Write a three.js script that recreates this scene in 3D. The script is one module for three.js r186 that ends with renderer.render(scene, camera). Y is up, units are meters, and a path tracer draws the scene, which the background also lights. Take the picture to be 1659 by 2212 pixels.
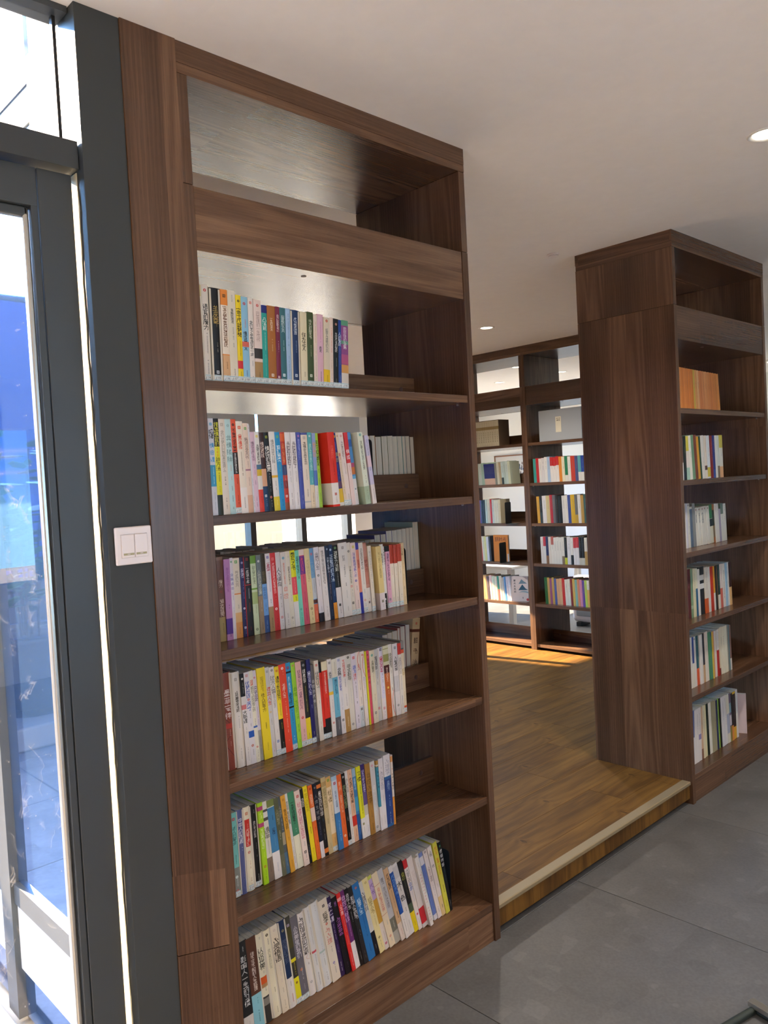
import * as THREE from 'three';
import { Sky } from 'three/addons/objects/Sky.js';
import { RoundedBoxGeometry } from 'three/addons/geometries/RoundedBoxGeometry.js';
import { RectAreaLightUniformsLib } from 'three/addons/lights/RectAreaLightUniformsLib.js';
import { mergeGeometries } from 'three/addons/utils/BufferGeometryUtils.js';

// ---------- camera, sky, sun, exposure ----------
const scene = new THREE.Scene();
const camera = new THREE.PerspectiveCamera(65.49, 1659 / 2212, 0.05, 200);
camera.position.set(-1.0522, 1.6232, 1.7747);
camera.rotation.order = 'YXZ';
camera.rotation.set(-0.035, -0.7582, -0.0529);
const renderer = new THREE.WebGLRenderer({ antialias: true });
renderer.toneMapping = THREE.LinearToneMapping;
renderer.toneMappingExposure = 2.2;
renderer.shadowMap.enabled = true;
RectAreaLightUniformsLib.init();
const SUN = new THREE.Vector3(-0.19, 0.52, -0.98).normalize();
const sky = new Sky();
sky.scale.setScalar(400);
sky.material.uniforms.turbidity.value = 8;
sky.material.uniforms.rayleigh.value = 0.4;
sky.material.uniforms.mieCoefficient.value = 0.004;
sky.material.uniforms.mieDirectionalG.value = 0.75;
sky.material.uniforms.sunPosition.value.copy(SUN);
scene.add(sky);
scene.backgroundIntensity = 2.2;
const sun = new THREE.DirectionalLight(0xffdcb4, 52);
sun.position.copy(SUN).multiplyScalar(30);
sun.castShadow = true;
Object.assign(sun.shadow.camera, { left: -14, right: 14, top: 14, bottom: -14, near: 1, far: 80 });
sun.shadow.mapSize.set(4096, 4096);
scene.add(sun, sun.target);

// ---------- helpers ----------
let seed = 7;
const rnd = () => { seed |= 0; seed = (seed + 0x6d2b79f5) | 0; let t = Math.imul(seed ^ (seed >>> 15), 1 | seed); t = (t + Math.imul(t ^ (t >>> 7), 61 | t)) ^ t; return ((t ^ (t >>> 14)) >>> 0) / 4294967296; };
const hash = (x, y, s) => { let h = Math.imul(x, 374761393) + Math.imul(y, 668265263) + Math.imul(s, 1442695041); h = Math.imul(h ^ (h >>> 13), 1274126177); return ((h ^ (h >>> 16)) >>> 0) / 4294967296; };
function noise(x, y, s = 1) {
  const ix = Math.floor(x), iy = Math.floor(y), fx = x - ix, fy = y - iy, u = fx * fx * (3 - 2 * fx), v = fy * fy * (3 - 2 * fy);
  const a = hash(ix, iy, s), b = hash(ix + 1, iy, s), c = hash(ix, iy + 1, s), d = hash(ix + 1, iy + 1, s);
  return a + (b - a) * u + (c - a) * v + (a - b - c + d) * u * v;
}
const fbm = (x, y, s) => noise(x, y, s) * 0.5 + noise(x * 2.1, y * 2.1, s + 1) * 0.3 + noise(x * 4.3, y * 4.3, s + 2) * 0.2;
const counts = {};
function numbered(n) { const k = counts[n] ?? 0; counts[n] = k + 1; return k ? `${n}_${String(k).padStart(3, '0')}` : n; }
function shadows(o) { o.castShadow = true; o.receiveShadow = true; return o; }
function tag(o, label, category, group) { o.userData.label = label; o.userData.category = category; if (group) o.userData.group = group; return o; }
function thing(name, label, category, p = [0, 0, 0], turn = 0, group) {
  const o = new THREE.Group(); o.name = numbered(name); o.position.set(...p); o.rotation.y = turn; scene.add(o);
  return tag(o, label, category, group);
}
function struct(name) { const o = new THREE.Group(); o.name = name; o.userData.kind = 'structure'; scene.add(o); return o; }
function mesh(name, geo, mat, parent, label) {
  const m = shadows(new THREE.Mesh(Array.isArray(geo) ? (geo.length > 1 ? mergeGeometries(geo.map((g) => g.index ? g.toNonIndexed() : g)) : geo[0]) : geo, mat));
  m.name = parent === scene ? numbered(name) : name; parent.add(m);
  if (label) m.userData.label = label;
  return m;
}
// box by its two corners with uv in metres; grain: the axis (0 x, 1 y, 2 z) that v runs along; b: chamfer of the edges
function box(x0, y0, z0, x1, y1, z1, grain = 1, b = 0, off = true) {
  const sx = Math.abs(x1 - x0), sy = Math.abs(y1 - y0), sz = Math.abs(z1 - z0);
  const g = b ? new RoundedBoxGeometry(sx, sy, sz, 1, Math.min(b, sx / 2.01, sy / 2.01, sz / 2.01)) : new THREE.BoxGeometry(sx, sy, sz);
  const p = g.attributes.position, n = g.attributes.normal, uv = g.attributes.uv, ou = off ? rnd() * 3 : 0, ov = off ? rnd() * 3 : 0;
  const cx = (x0 + x1) / 2, cy = (y0 + y1) / 2, cz = (z0 + z1) / 2;
  for (let i = 0; i < p.count; i++) {
    const q = [p.getX(i) + cx, p.getY(i) + cy, p.getZ(i) + cz], a = [Math.abs(n.getX(i)), Math.abs(n.getY(i)), Math.abs(n.getZ(i))];
    const face = a[0] > a[1] && a[0] > a[2] ? 0 : a[1] > a[2] ? 1 : 2;
    let u, v;
    if (face === grain) { const o = [0, 1, 2].filter((k) => k !== face); u = q[o[0]]; v = q[o[1]] * 0.3; } else { v = q[grain]; u = q[3 - face - grain]; }
    uv.setXY(i, u + ou + face * 0.37, v + ov);
    p.setXYZ(i, q[0], q[1], q[2]);
  }
  return g;
}
function canvas(w, h) { const c = document.createElement('canvas'); c.width = w; c.height = h; return [c, c.getContext('2d')]; }
function dataTex(w, h, f, srgb = true) {
  const d = new Uint8Array(w * h * 4);
  for (let y = 0; y < h; y++) for (let x = 0; x < w; x++) { const c = f(x / w, y / h, x, y), i = (y * w + x) * 4; d[i] = c[0]; d[i + 1] = c[1]; d[i + 2] = c[2]; d[i + 3] = 255; }
  const t = new THREE.DataTexture(d, w, h); t.wrapS = t.wrapT = THREE.RepeatWrapping; t.magFilter = THREE.LinearFilter; t.minFilter = THREE.LinearMipmapLinearFilter; t.generateMipmaps = true;
  if (srgb) t.colorSpace = THREE.SRGBColorSpace; t.needsUpdate = true; return t;
}
const std = (color, roughness = 0.6, more = {}) => new THREE.MeshStandardMaterial({ color, roughness, ...more });
const mixc = (a, b, t) => [0, 1, 2].map((k) => a[k] + (b[k] - a[k]) * t);

// ---------- surface materials ----------
// walnut foil: edge-glued strips, each with its own tone and its own straight or arched grain; 0.9 m across, 2.4 m along
const strips = []; { let a = 0; while (a < 1) { const w = 0.05 + hash(strips.length, 3, 5) * 0.09; strips.push([a, Math.min(1, a + w), hash(strips.length, 9, 2)]); a += w; } }
function walnutAt(u, v) {
  const k = strips.findIndex((s) => u < s[1]), s = strips[k < 0 ? strips.length - 1 : k], t = (u - s[0]) / (s[1] - s[0]);
  const X = u * 0.9, Y = v * 2.4, own = s[2];
  const wob = (fbm(X * 9 + own * 40, Y * 1.3, 11) - 0.5) * 0.02;
  let r;
  if (own > 0.45) { const c = 0.5 + (own - 0.7), d = Math.abs(t - c) * (s[1] - s[0]) * 0.9; r = (Y * 0.05 + d * d * 16 + wob * 2.4) * 62; } else r = (X + wob) * 150;
  const ring = 0.5 + 0.5 * Math.sin(r * 6.2832 * 0.55);
  const fibre = noise(X * 900, Y * 9, 21), pore = noise(X * 1600, Y * 24, 31);
  const tone = 0.28 + own * 0.4 + (ring - 0.5) * (own > 0.45 ? 0.24 : 0.1) + (fibre - 0.5) * 0.24 + (fbm(X * 14, Y * 0.9, 41) - 0.5) * 0.5;
  return Math.max(0, Math.min(1, tone)) - (pore > 0.83 ? 0.12 : 0);
}
const walnutTex = dataTex(1024, 1024, (u, v) => { const t = walnutAt(u, v); return t < 0.5 ? mixc([64, 43, 30], [100, 72, 52], Math.max(0, t) * 2) : mixc([100, 72, 52], [136, 102, 75], t * 2 - 1); });
walnutTex.repeat.set(1 / 0.9, 1 / 2.4);
const M = {};
M.walnut = new THREE.MeshPhysicalMaterial({ map: walnutTex, roughness: 0.26, specularIntensity: 1 });
M.edge = M.walnut;
// laminate planks, golden oak-brown, one row of the picture per plank; 1.2 m along, 0.182 across
const plankTex = dataTex(1024, 1024, (u, v) => {
  const k = Math.floor(v * 5.999), t = v * 6 - k, Y = u * 1.2, X = t * 0.182, wob = (fbm(Y * 3.2 + k * 9, X * 22, 51 + k) - 0.5);
  const knot = Math.hypot((Y - 0.3 - 0.13 * k) * 2.2, X - 0.06 - 0.015 * k);
  const ring = 0.5 + 0.5 * Math.sin((X * 38 + wob * 3.4 + Math.exp(-knot * 22) * 2.4) * 6.2832 * 0.5);
  const f = noise(Y * 12, X * 900, 61) - 0.5, big = fbm(Y * 1.6 + k * 7, X * 12, 71 + k) - 0.5;
  const q = Math.max(0, Math.min(1, 0.5 + (ring - 0.5) * 0.2 + f * 0.3 + big * 0.8 - (knot < 0.016 ? 0.4 : 0)));
  return q < 0.5 ? mixc([60, 38, 15], [101, 70, 29], q * 2) : mixc([101, 70, 29], [130, 94, 42], q * 2 - 1);
});
M.plank = new THREE.MeshPhysicalMaterial({ map: plankTex, roughness: 0.46, specularIntensity: 0.4 });
const tileTex = dataTex(512, 512, (u, v) => {
  const a = fbm(u * 5, v * 5, 81), b = noise(u * 160, v * 160, 82), c = noise(u * 22, v * 22, 83), m = noise(u * 8 + 3, v * 8, 84);
  const t = 92 + (a - 0.5) * 16 + (b - 0.5) * 9 + (c > 0.86 ? 7 : 0) - (m > 0.8 ? 4 : 0); return [t, t, t];
});
M.tile = new THREE.MeshPhysicalMaterial({ map: tileTex, roughness: 0.42, specularIntensity: 0.8 });
M.grout = std('#8d8c86', 0.9);
const paintTex = dataTex(256, 256, (u, v) => { const n = 236 + (fbm(u * 24, v * 24, 91) - 0.5) * 5; return [n, n * 0.985, n * 0.965]; });
M.ceiling = new THREE.MeshStandardMaterial({ map: paintTex, roughness: 0.85 });
M.white = std('#e8e6e1', 0.8);
M.frame = std('#35393a', 0.5);
M.frame2 = std('#3c4143', 0.42, { metalness: 0.1 });
M.post = new THREE.MeshStandardMaterial({ color: '#333736', roughness: 0.62 });
M.cream = new THREE.MeshStandardMaterial({ color: '#cfc6a4', roughness: 0.9 });
M.rubber = std('#17191a', 0.7);
M.glass = new THREE.MeshPhysicalMaterial({ color: '#ffffff', roughness: 0.0, transmission: 1, thickness: 0, ior: 1.5 });
M.tinted = new THREE.MeshPhysicalMaterial({ color: '#e2e7e8', roughness: 0.0, transmission: 1, thickness: 0, ior: 1.5 });
M.coated = new THREE.MeshPhysicalMaterial({ color: '#5a84bc', roughness: 0.03, transmission: 1, thickness: 0, ior: 1.6, metalness: 0.85 });
M.blind = std('#b9c0c2', 0.9);
M.steel = std('#b9b6ac', 0.28, { metalness: 0.9 });
M.darkTube = std('#2b3431', 0.45, { metalness: 0.3 });
M.black = std('#16181a', 0.45);
M.plastic = std('#e6dedb', 0.35);
M.lampGlow = new THREE.MeshStandardMaterial({ color: '#fff', emissive: '#fff6e4', emissiveIntensity: 5 });
const pageTex = dataTex(64, 256, (u, v, x) => { const n = hash(x, 0, 5) * 26 + noise(u * 40, v * 6, 3) * 8; return [214 - n, 206 - n, 188 - n]; });
M.pages = new THREE.MeshStandardMaterial({ map: pageTex, roughness: 0.9 });
// ---------- written characters, drawn stroke by stroke on a ten by ten grid ----------
const STROKES = {}, BUILT = {};
for (const line of `
一 0595|二 1282 0898|三 1191 2585 0999|十 0595 5059|口 1292981812|日 2181892921 2585|目 2080892920 2383 2686|白 5040 2282892922 2585|月 202709 208099 2383 2686
木 0393 5059 5409 5499|禾 7020 0393 5059 5409 5499|米 0494 5059 2142 8162 5509 5599|火 5054 5409 5499 1336 8366|心 315489 5155 8496 1528|忄 5059 2315 7384|讠 3142 0444 444976|亻 7004 5359
氵 2142 0425 1948|扌 0373 505939 0767|女 403689 7309 0494|子 218154 545939 0595|土 1484 5059 0999|士 0494 5059 1989|王 1191 1595 0999 5159|玉 1191 1595 0999 5159 7788|力 0393 938979 5054 5419
又 118119 2489|大 0393 5054 5409 5499|天 1191 0494 5154 5409 5499|人 5044 4409 4499|八 4019 6099|小 505939 3318 7398|工 1191 5159 0999|寸 0393 707959 3546|言 5051 0292 2474 2676 2878882922 7989
止 5059 5494 2529 0999|厶 501888 7599|勺 40122191 9189 8969 4465|夕 401530 8019 3354|田 1191991911 5159 1595|中 1282861612 5059|不 0191 6115 5359 6487|了 118154 545939|书 117174 04949889 5059 7284
生 3013 2383 1585 5059 0999|成 2191 2109 2454 5444 60688999 7182|⺍ 2143 5153 8163 069698 0608|厂 901009|里 1181851511 1383 5159 2787 0999|可 0191 717959 1454575717|为 2132 0383 837959 4044 4409 5666
正 0191 5159 5595 2529 0999|义 4152 7119 2389|韦 1282 0595 958868 5059|贝 212787 2181 8187 515519 5599|冫 2142 1948|欠 4014 228273 525419 5499|夂 401530 8019 2489|自 5040 2282892922 2484 2787|己 1181851519999 6
求 0292 5059 2336 4619 7455 5599 7181|攵 4015 2383 7319 3499|凸 307075959909053530|刂 303689 8069|去 1484 5054 0595 501888 7599|羊 3042 7062 1282 1585 0898 5259|皮 2191 9182 5155 212509 2584 8429 4599|与 3034 34848969 3373 0676|巴 1191951511 5155 151999 9997|变 5050 0191 3214 6284 1686 8609 2699|下 0191 5159 5577|回 1191991911 3363663633
龹 3042 7062 1282 0595 5219 5699|㔾 118155 155519 1999 9997|五 1191 4139 158579 0999|广 5051 911109|鬼 5040 2282852522 2484 4519 6569 6999|宀 5051 039395 0305|头 3142 2444 0595 605919 5599|干 1191 0595 5159
京 5051 0292 2474772724 5759 3819 7899|尤 0393 404409 53596999 7182|龶 1282 1585 0898 5058|纟 4014545417 1767 1989|耂 2272 5055 0595 9009|⺌ 5054 2233 8273 069699 0609|手 7020 1484 0696 505939
穴 5051 039395 0305 3518 6598|我 4013 0393 303919 0757 60688999 9419 7182|门 2132 1319 319199 79|乍 4014 3292 4249 4484 4787|么 602455 1989 6519 7599|云 2171 0494 441888 7699|艹 0393 3036 6066
至 1191 411484 5459 2676 0999|辶 2132 043427 2719 1999|文 5051 0292 7219 2489|少 5055 3315 7385 8509|亼 5004 5094 3464|弗 1181841417979 9 4049 6069|商 5051 0292 3242 1914949 9 3676793936|果 2080842420 5044 2282 5059 0696 5719 5799
疋 1191 5159 5585 3336 3699|高 5051 0292 3373753533 060996 9699 3878|方 5051 0292 4244 4409 358579 59|共 0393 3037 6067 0797 3819 6899|阝 1019 106034 346546|臽 4014 217124 1519 5575 757915|井 0393 0696 3036 3619 6069
隹 3013 2229 5061 2393 2595 2797 2999|灬 1419 4459 6479 8499|虍 4043 4171 139395 1309 3585|⺤ 8020 2143 5153 8163|冖 039395 0305|友 0393 404409 358119 4599|争 4014 317154 138689 1696 5459 0595|见 202680 8086 505519 66697999
关 3042 7062 1282 0595 5209 5599|疒 5051 911109 0214 0635|册 1011404919 6061909979 0595|免 4014 317052 1282861612 5209 666999|殳 303313 306063 63 93 248419 4599|重 7020 0292 1484871714 1585 5259 0999|廴 014114 144419 1799
聿 118184 0292 1484 0696 5059|立 5051 1292 3448 7458 0999|及 217164 649419 4109 2599|彐 119199 1595 0999|余 5004 5094 2474 0696 4459 2618 7688|当 5054 2133 8173 159599 19 99 1797|刍 4014 307053 138386 1686|主 5051 1282 1585 5259 0999
刀 019189 8969 4119|勾 40122191 9189 8969 5028 2878|甬 118143 4153 1393991319 1696 5359|乙 118117 179996|上 5059 5484 0999|臼 4013191999 8983 1646 5686|尔 4014 3292 9285 535939 3518 6588|气 3014 2191 2474 16868899
年 4014 3191 2484 2427 0797 5159|页 0191 5142 13831787 1317 545519 6799|丁 0191 515939|占 5059 5393 2585892925|重 7020 0292 1484871714 5259 1888 0999|乛 3014 2191|舟 5040 218189 2109 0595 4353 4757|皿 119118 9198 4148 6168 0999
之 4152 118117 1799|户 5051 11919494 9414 1109|黑 2080842420 5057 2254 8264 1585 0797 1819 4849 7879|非 4049 6069 1141 1444 0747 6191 6494 6797|彳 6003 7305 4449|金 5004 5094 2474 0696 5459 2647 7657 0999|龷 0393 3036 6066 0696
帀 0191 1418 149498 5159|才 0393 606949 5314|犬 0393 5054 5409 5499 7182|石 0191 4109 2595992925|甫 0191 5058 238388 2328 2585|亦 5051 0292 4245 4529 626969 1516 8597|廾 0494 3019 7079|犭 7004 30454959 39 3519
亭 5051 0191 2363653523 069696 0607 2888 5859|无 1181 0494 414409 54596999|交 5051 0292 3214 6284 3589 6519|长 303978 8035 0494 5499|寿 2070 1282 0494 5109 3686 666949|丸 038388 8899 404409 2545|东 1191 411494 535939 3718 6788
习 118189 8969 3344 2867|包 401321918767 2464642429 2999|世 0494 2029 5056 8086 5686 2999|介 5004 5094 3529 6579|化 7004 5359 6069 6999 9464|系 8020 411363 631787 575949 3818 7888|君 117175 0393 1575 5019 3686893936|矢 4014 2272 0595 5255 5509 5599
玉 1191 1595 0999 7788|覀 0191 1393961613 4146 6166|巨 901999 10 138386 1686|卩 118186 8656 1019|彡 8024 8447 9819|养 3042 7062 1282 1484 0696 5109 5699 3639 6669|万 0191 414409 348489 8969|匕 2029 2999 8425|毌 2080862620 0393 5056
向 4014 1219 12929979 3575783835|斤 802009 2595 6569|只 1281851512 3619 6699|卜 4049 4484|豕 1191 411555 3159 4939 4519 7599|死 0191 311524 246419 8166 60666999|亡 5051 0292 2229 2999|色 4014 317154 248486 2686 24299997|臼 4013191999 8983
求 0292 505949 2336 4619 7455 5599 7181|具 2080 2026 8086 2282 2484 0696 4718 6788|民 118184 8414 10194 9 5499|出 5059 202484 80 1519 1999 9995|片 3009 7074 1494 5679|水 505939 0343 4309 7255 5599|光 5054 2133 8173 0595 3509 65697999
看 8020 1282 0494 4409 3585892925|美 3042 7062 1282 1484 0595 5119 5699|问 2132 1319 319199 3575783835|如 303679 0393 5309 5292985852|明 1151585811 1454 707709 709099 7393 7696|思 1191951511 1595 315489 5155 8496 1528`.split(/[|\n]/)) {
  const [k, ...s] = line.trim().split(' '); if (k) STROKES[k] = s.map((t) => { const p = []; for (let i = 0; i + 1 < t.length; i += 2) p.push([+t[i] / 9, +t[i + 1] / 9]); return p; }).filter((p) => p.length > 1);
}
// how a character is put together: -n side by side, =n one over the other (split at n tenths), + inside, / under a roof at the left, > over a base at the left
for (const w of `语-3讠=5五口|的-5白勺|魔/广=4-5木木鬼|力力|卷=6龹㔾|实=4宀头|就-5京尤|梦=5-5木木夕|想=6-5木目心|情-3忄=5龶月|绪-3纟=5耂日|掌=5⺌=4口手|控-3扌=5穴工|术木|们-3亻门|怎=6乍心|会=4亼云|落=3艹-3氵=5夂口|到-6至刂|这>辶文|步=5止少|法-3氵去|则-6贝刂|本木
资=5-3冫欠贝|拯-3扌水|救-5求攵|品=5口-5口口|格-4木=5夂口|功-5工力|学=4⺍子|原/厂=5白小|理-4王里|何-3亻可|伟-3亻韦|励-6/厂万力|志=5士心|哈-3口=5亼口|佛-3亻弗|课-3讠果|提-3扌=4日疋|种-4禾中|百=3一白|陷-3阝臽|阱-3阝井|焦=7隹灬|虑=5虍心
爱=3⺤=3冖友|静-5=5龶月争|观-4又见|怀-3忄不|疗/疒了|疫/疒殳|建>廴聿|垃-3土立|圾-3土及|扫-3扌彐|除-3阝余|时-4日寸|稳-4禾=6刍心|住-3亻主|好-5女子|分=5八刀|沟-3氵勾|通>辶甬|艺=4艹乙|别-6=5口力刂|让-3讠上|毁-5臼殳|你-3亻尔|努=6-5女又力|质/厂=4十贝|感=6成心
顶-4丁页|性-3忄生|优-3亻尤|点=7占灬|全=4人王|集=6隹木|复=3乛=5日夂|盘=6舟皿|勇=6甬力|启/户口|墨=7黑土|菲=3艹非|定=4宀疋|律-3彳聿|致-5至攵|富=3宀=3一=5口田|黄=4龷=7田八|师-3刂帀|突=5穴犬|破-4石皮|博-3十=6甫寸|弈=6亦廾|犹-3犭尤|太大|请-3讠=5龶月|停-3亻亭|效-5交攵
势=6-4扌丸力|练-4纟东|抱-3扌包|怨=6-5夕㔾心|界=5田介|持-3扌=5土寸|续-4纟=4士头|进>辶井|智=6-5矢口日|围+口韦|群-5君羊|治-3氵=5厶口|要=5覀女|脚-3月-5去卩|国+口玉|修-3亻=5夂彡|够-5勾=5夕夕|类=5米大|能-5=4厶月=5匕匕|惯-3忄=5毌贝|影-6=4日京彡|响-4口向|知-5矢口|哲=6-4扌斤口
认-3讠人|识-3讠只|灵=5彐火|悟-3忄=5五口|俱-3亻具|蒙=3艹=3冖豕|是=5日疋|高高|版-4片/厂又|社-3王土|达>辶大|拜-4手羊|恩=6田心|明明|话-3讠口|信-3亻言|体-3亻木|做-3亻-5君攵|位-3亻立|作-3亻乍|和-5禾口|现-4王见|谈-3讠=5火火|读-3讠=4士头|深-3氵=4穴木|活-3氵=4十口|海-3氵甫|清-3氵=5龶月
思思|卓=5占十|越>廴戈|超>廴=5刀口|由田|幸=5土羊|福-3王=4口田|丹月|麦=5龶夂|家=4宀豕|衡-3彳=5田大|压/厂土|系系|第=3艹弗|说-3讠=4八口|样-4木羊|次-3冫欠|经-3纟工|济-3氵文|最=5日=5又又|导=5己寸|寻=5彐寸|引-6弗十|精-4米=5龶月|准-3冫隹|升廾|间+门日|看看|见见|逻>辶=5田夕|辑-4韦=4口目|尚⺌`.split(/[|\n]/)) {
  const c = [...w]; BUILT[c[0]] = c.slice(1);
}
function glyph(ch, depth = 0) {
  if (STROKES[ch]) return STROKES[ch];
  const b = BUILT[ch]; if (!b | depth > 6) return null;
  let i = 0; const fit = (s, x0, y0, x1, y1) => s.map((p) => p.map(([x, y]) => [x0 + x * (x1 - x0), y0 + y * (y1 - y0)]));
  const read = () => {
    const t = b[i++];
    if (t === '-' | t === '=') { const r = +b[i++] / 10, A = read(), B = read(); return t === '-' ? [...fit(A, 0, 0, r - 0.04, 1), ...fit(B, r + 0.04, 0, 1, 1)] : [...fit(A, 0, 0, 1, r - 0.04), ...fit(B, 0, r + 0.04, 1, 1)]; }
    if (t === '+') { const A = read(), B = read(); return [...fit(A, 0, 0, 1, 1), ...fit(B, 0.27, 0.27, 0.73, 0.85)]; }
    if (t === '/') { const A = read(), B = read(); return [...fit(A, 0, 0, 1, 1), ...fit(B, 0.27, 0.28, 1, 1)]; }
    if (t === '>') { const A = read(), B = read(); return [...fit(A, 0, 0, 1, 1), ...fit(B, 0.36, 0.02, 1, 0.8)]; }
    return t === ch ? STROKES[t] ?? [] : glyph(t, depth + 1) ?? [];
  };
  return (STROKES[ch] = read());
}
const KNOWN = [...Object.keys(BUILT)].filter((c) => c);
function drawGlyph(g, ch, x, y, s, w) {
  const k = glyph(ch) ?? glyph(KNOWN[ch.codePointAt(0) % KNOWN.length]);
  if (!k) return false;
  g.lineWidth = w; g.lineCap = 'round'; g.lineJoin = 'round'; g.beginPath();
  for (const p of k) p.forEach(([a, b], i) => (i ? g.lineTo(x + a * s, y + b * s) : g.moveTo(x + a * s, y + b * s)));
  g.stroke();
}
// ---------- the setting ----------
const H = 2.75, PY = 0.109, SX = 1.0876, X2 = 2.5801, X2R = 3.6638, X3 = 4.61, D = 0.525, ZR = -4.5;
{ // ceiling, one slab over all the rooms
  const c = struct('ceiling'); mesh('slab', [box(-4.7, H, -0.12, 9.4, H + 0.2, 5.8, 0, 0, false), box(-0.24, H, -6.8, 9.4, H + 0.2, -0.12, 0, 0, false)], M.ceiling, c);
}
{ // grey tiles of the front room
  const f = struct('floor'); mesh('screed', box(-4.7, -0.2, -0.16, 9.4, -0.012, 5.8, 0), M.grout, f);
  const P = 0.868, z0 = -0.018;
  for (let i = -6; i < 10; i++) for (let j = -1; j < 7; j++) {
    const x0 = Math.max(-4.6, 0.733 + i * P), x1 = Math.min(9.3, 0.733 + (i + 1) * P), za = Math.max(-0.15, z0 + j * P), zb = Math.min(5.7, z0 + (j + 1) * P);
    if (x1 - x0 < 0.02 || zb - za < 0.02) continue;
    mesh('tile', box(x0 + 0.0012, -0.012, za + 0.0012, x1 - 0.0012, 0, zb - 0.0012, 0, 0.0012), M.tile, f);
  }
}
{ // grey tiles of the far room behind the third bookcase
  const f = struct('floor_far'); mesh('screed', box(5.2, -0.2, -6.7, 9.4, -0.012, -0.165, 0), M.grout, f);
  for (let i = 0; i < 5; i++) for (let j = 0; j < 8; j++) mesh('tile', box(5.2 + i * 0.84 + 0.001, -0.012, -6.7 + j * 0.816 + 0.001, 5.2 + (i + 1) * 0.84 - 0.001, 0, -6.7 + (j + 1) * 0.816 - 0.001, 0, 0.001), M.tile, f);
}
{ // raised laminate floor
  const f = struct('floor_raised');
  mesh('deck', [box(-0.18, -0.02, ZR, 5.19, PY - 0.011, -0.526, 0), box(SX + 0.002, 0.0, -0.526, X2 - 0.002, PY - 0.011, -0.072, 0)], M.grout, f);
  const pw = 0.182, L = 1.2, z0 = -0.153, starts = [2.2, 2.65, 2.2, 2.64, 1.75, 2.2, 3.09, 2.5];
  const lay = (xa, xb, za, zb) => {
    for (let r = -1; r < 24; r++) {
      const z1 = Math.min(zb, z0 - r * pw), z2 = Math.max(za, z0 - (r + 1) * pw); if (z1 - z2 < 0.004) continue;
      const s = starts[(r + 8) % 8] - 4 * L;
      for (let k = 0; k < 9; k++) {
        const x1 = Math.max(xa, s + k * L), x2 = Math.min(xb, s + (k + 1) * L); if (x2 - x1 < 0.01) continue;
        const g = new RoundedBoxGeometry(x2 - x1 - 0.0008, 0.011, z1 - z2 - 0.0008, 1, 0.0009), p = g.attributes.position, uv = g.attributes.uv, row = Math.floor(rnd() * 6), fl = rnd() > 0.5;
        for (let i = 0; i < p.count; i++) { const X = p.getX(i) + (x1 + x2) / 2, Z = p.getZ(i) + (z1 + z2) / 2; let u = (X - s - k * L) / L; if (fl) u = 1 - u; uv.setXY(i, u * 0.98 + 0.01, (row + 0.04 + 0.92 * (Z - (z0 - (r + 1) * pw)) / pw) / 6); }
        g.translate((x1 + x2) / 2, PY - 0.0055, (z1 + z2) / 2); mesh('plank', g, M.plank, f);
      }
    }
  };
  lay(-0.17, 5.18, ZR + 0.02, -0.527);
  lay(SX + 0.001, X2 - 0.001, -0.527, -0.052);
}
{ // nosing along the edge of the step, and the riser under it
  const t = struct('trim_1');
  const s = new THREE.Shape(); s.moveTo(-0.052, PY - 0.001); s.lineTo(-0.052, PY + 0.0012); s.lineTo(-0.013, PY + 0.0016); s.lineTo(-0.01, PY - 0.001); s.lineTo(-0.01, PY - 0.013); s.lineTo(-0.014, PY - 0.013); s.lineTo(-0.016, PY - 0.002);
  const q = new THREE.ExtrudeGeometry(s, { depth: X2 - SX - 0.003, bevelEnabled: false }); const p = q.attributes.position;
  for (let i = 0; i < p.count; i++) { const zz = p.getX(i), yy = p.getY(i), xx = p.getZ(i); p.setXYZ(i, SX + 0.0015 + xx, yy, zz); }
  const idx = []; for (let i = 0; i < p.count; i += 3) idx.push(i, i + 2, i + 1); q.setIndex(idx); q.computeVertexNormals();
  mesh('nosing', q, std('#8f7f62', 0.45, { metalness: 0.2 }), t, 'pale champagne edge strip');
  mesh('riser', box(SX + 0.002, 0.028, -0.05, X2 - 0.002, PY - 0.008, -0.016, 0), M.plank, t);
}
// ---- facade with the glass door, left of the bookcases ----
const FZ0 = -0.03, FZ1 = -0.1;
{
  const p = struct('wall_post'); mesh('post', box(-0.254, 0, -0.3, -0.1465, H, 0, 1, 0.0015), M.post, p);
  // jamb face: unpainted cream plaster towards the door with a ragged paint edge
  const s = new THREE.Shape(); s.moveTo(-0.3, 0.0); s.lineTo(-0.3, 2.377);
  const N = 150; for (let i = 0; i <= N; i++) { const y = 2.377 * (1 - i / N); s.lineTo(-0.029 - 0.009 * fbm(y * 7, 1, 7) - 0.005 * noise(y * 40, 2, 8), y); }
  const g = new THREE.ExtrudeGeometry(s, { depth: 0.0016, bevelEnabled: false }); g.rotateY(-Math.PI / 2);
  { const q = g.attributes.position; for (let i = 0; i < q.count; i++) { const X = q.getX(i), Z = q.getZ(i); q.setXYZ(i, -0.2541 - Math.abs(X), q.getY(i), Z); } }
  g.computeVertexNormals();
  mesh('plaster', g, new THREE.MeshStandardMaterial({ color: '#d2c9a8', roughness: 0.9, side: THREE.DoubleSide }), p, 'unpainted cream plaster strip with a ragged edge');
}
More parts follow.
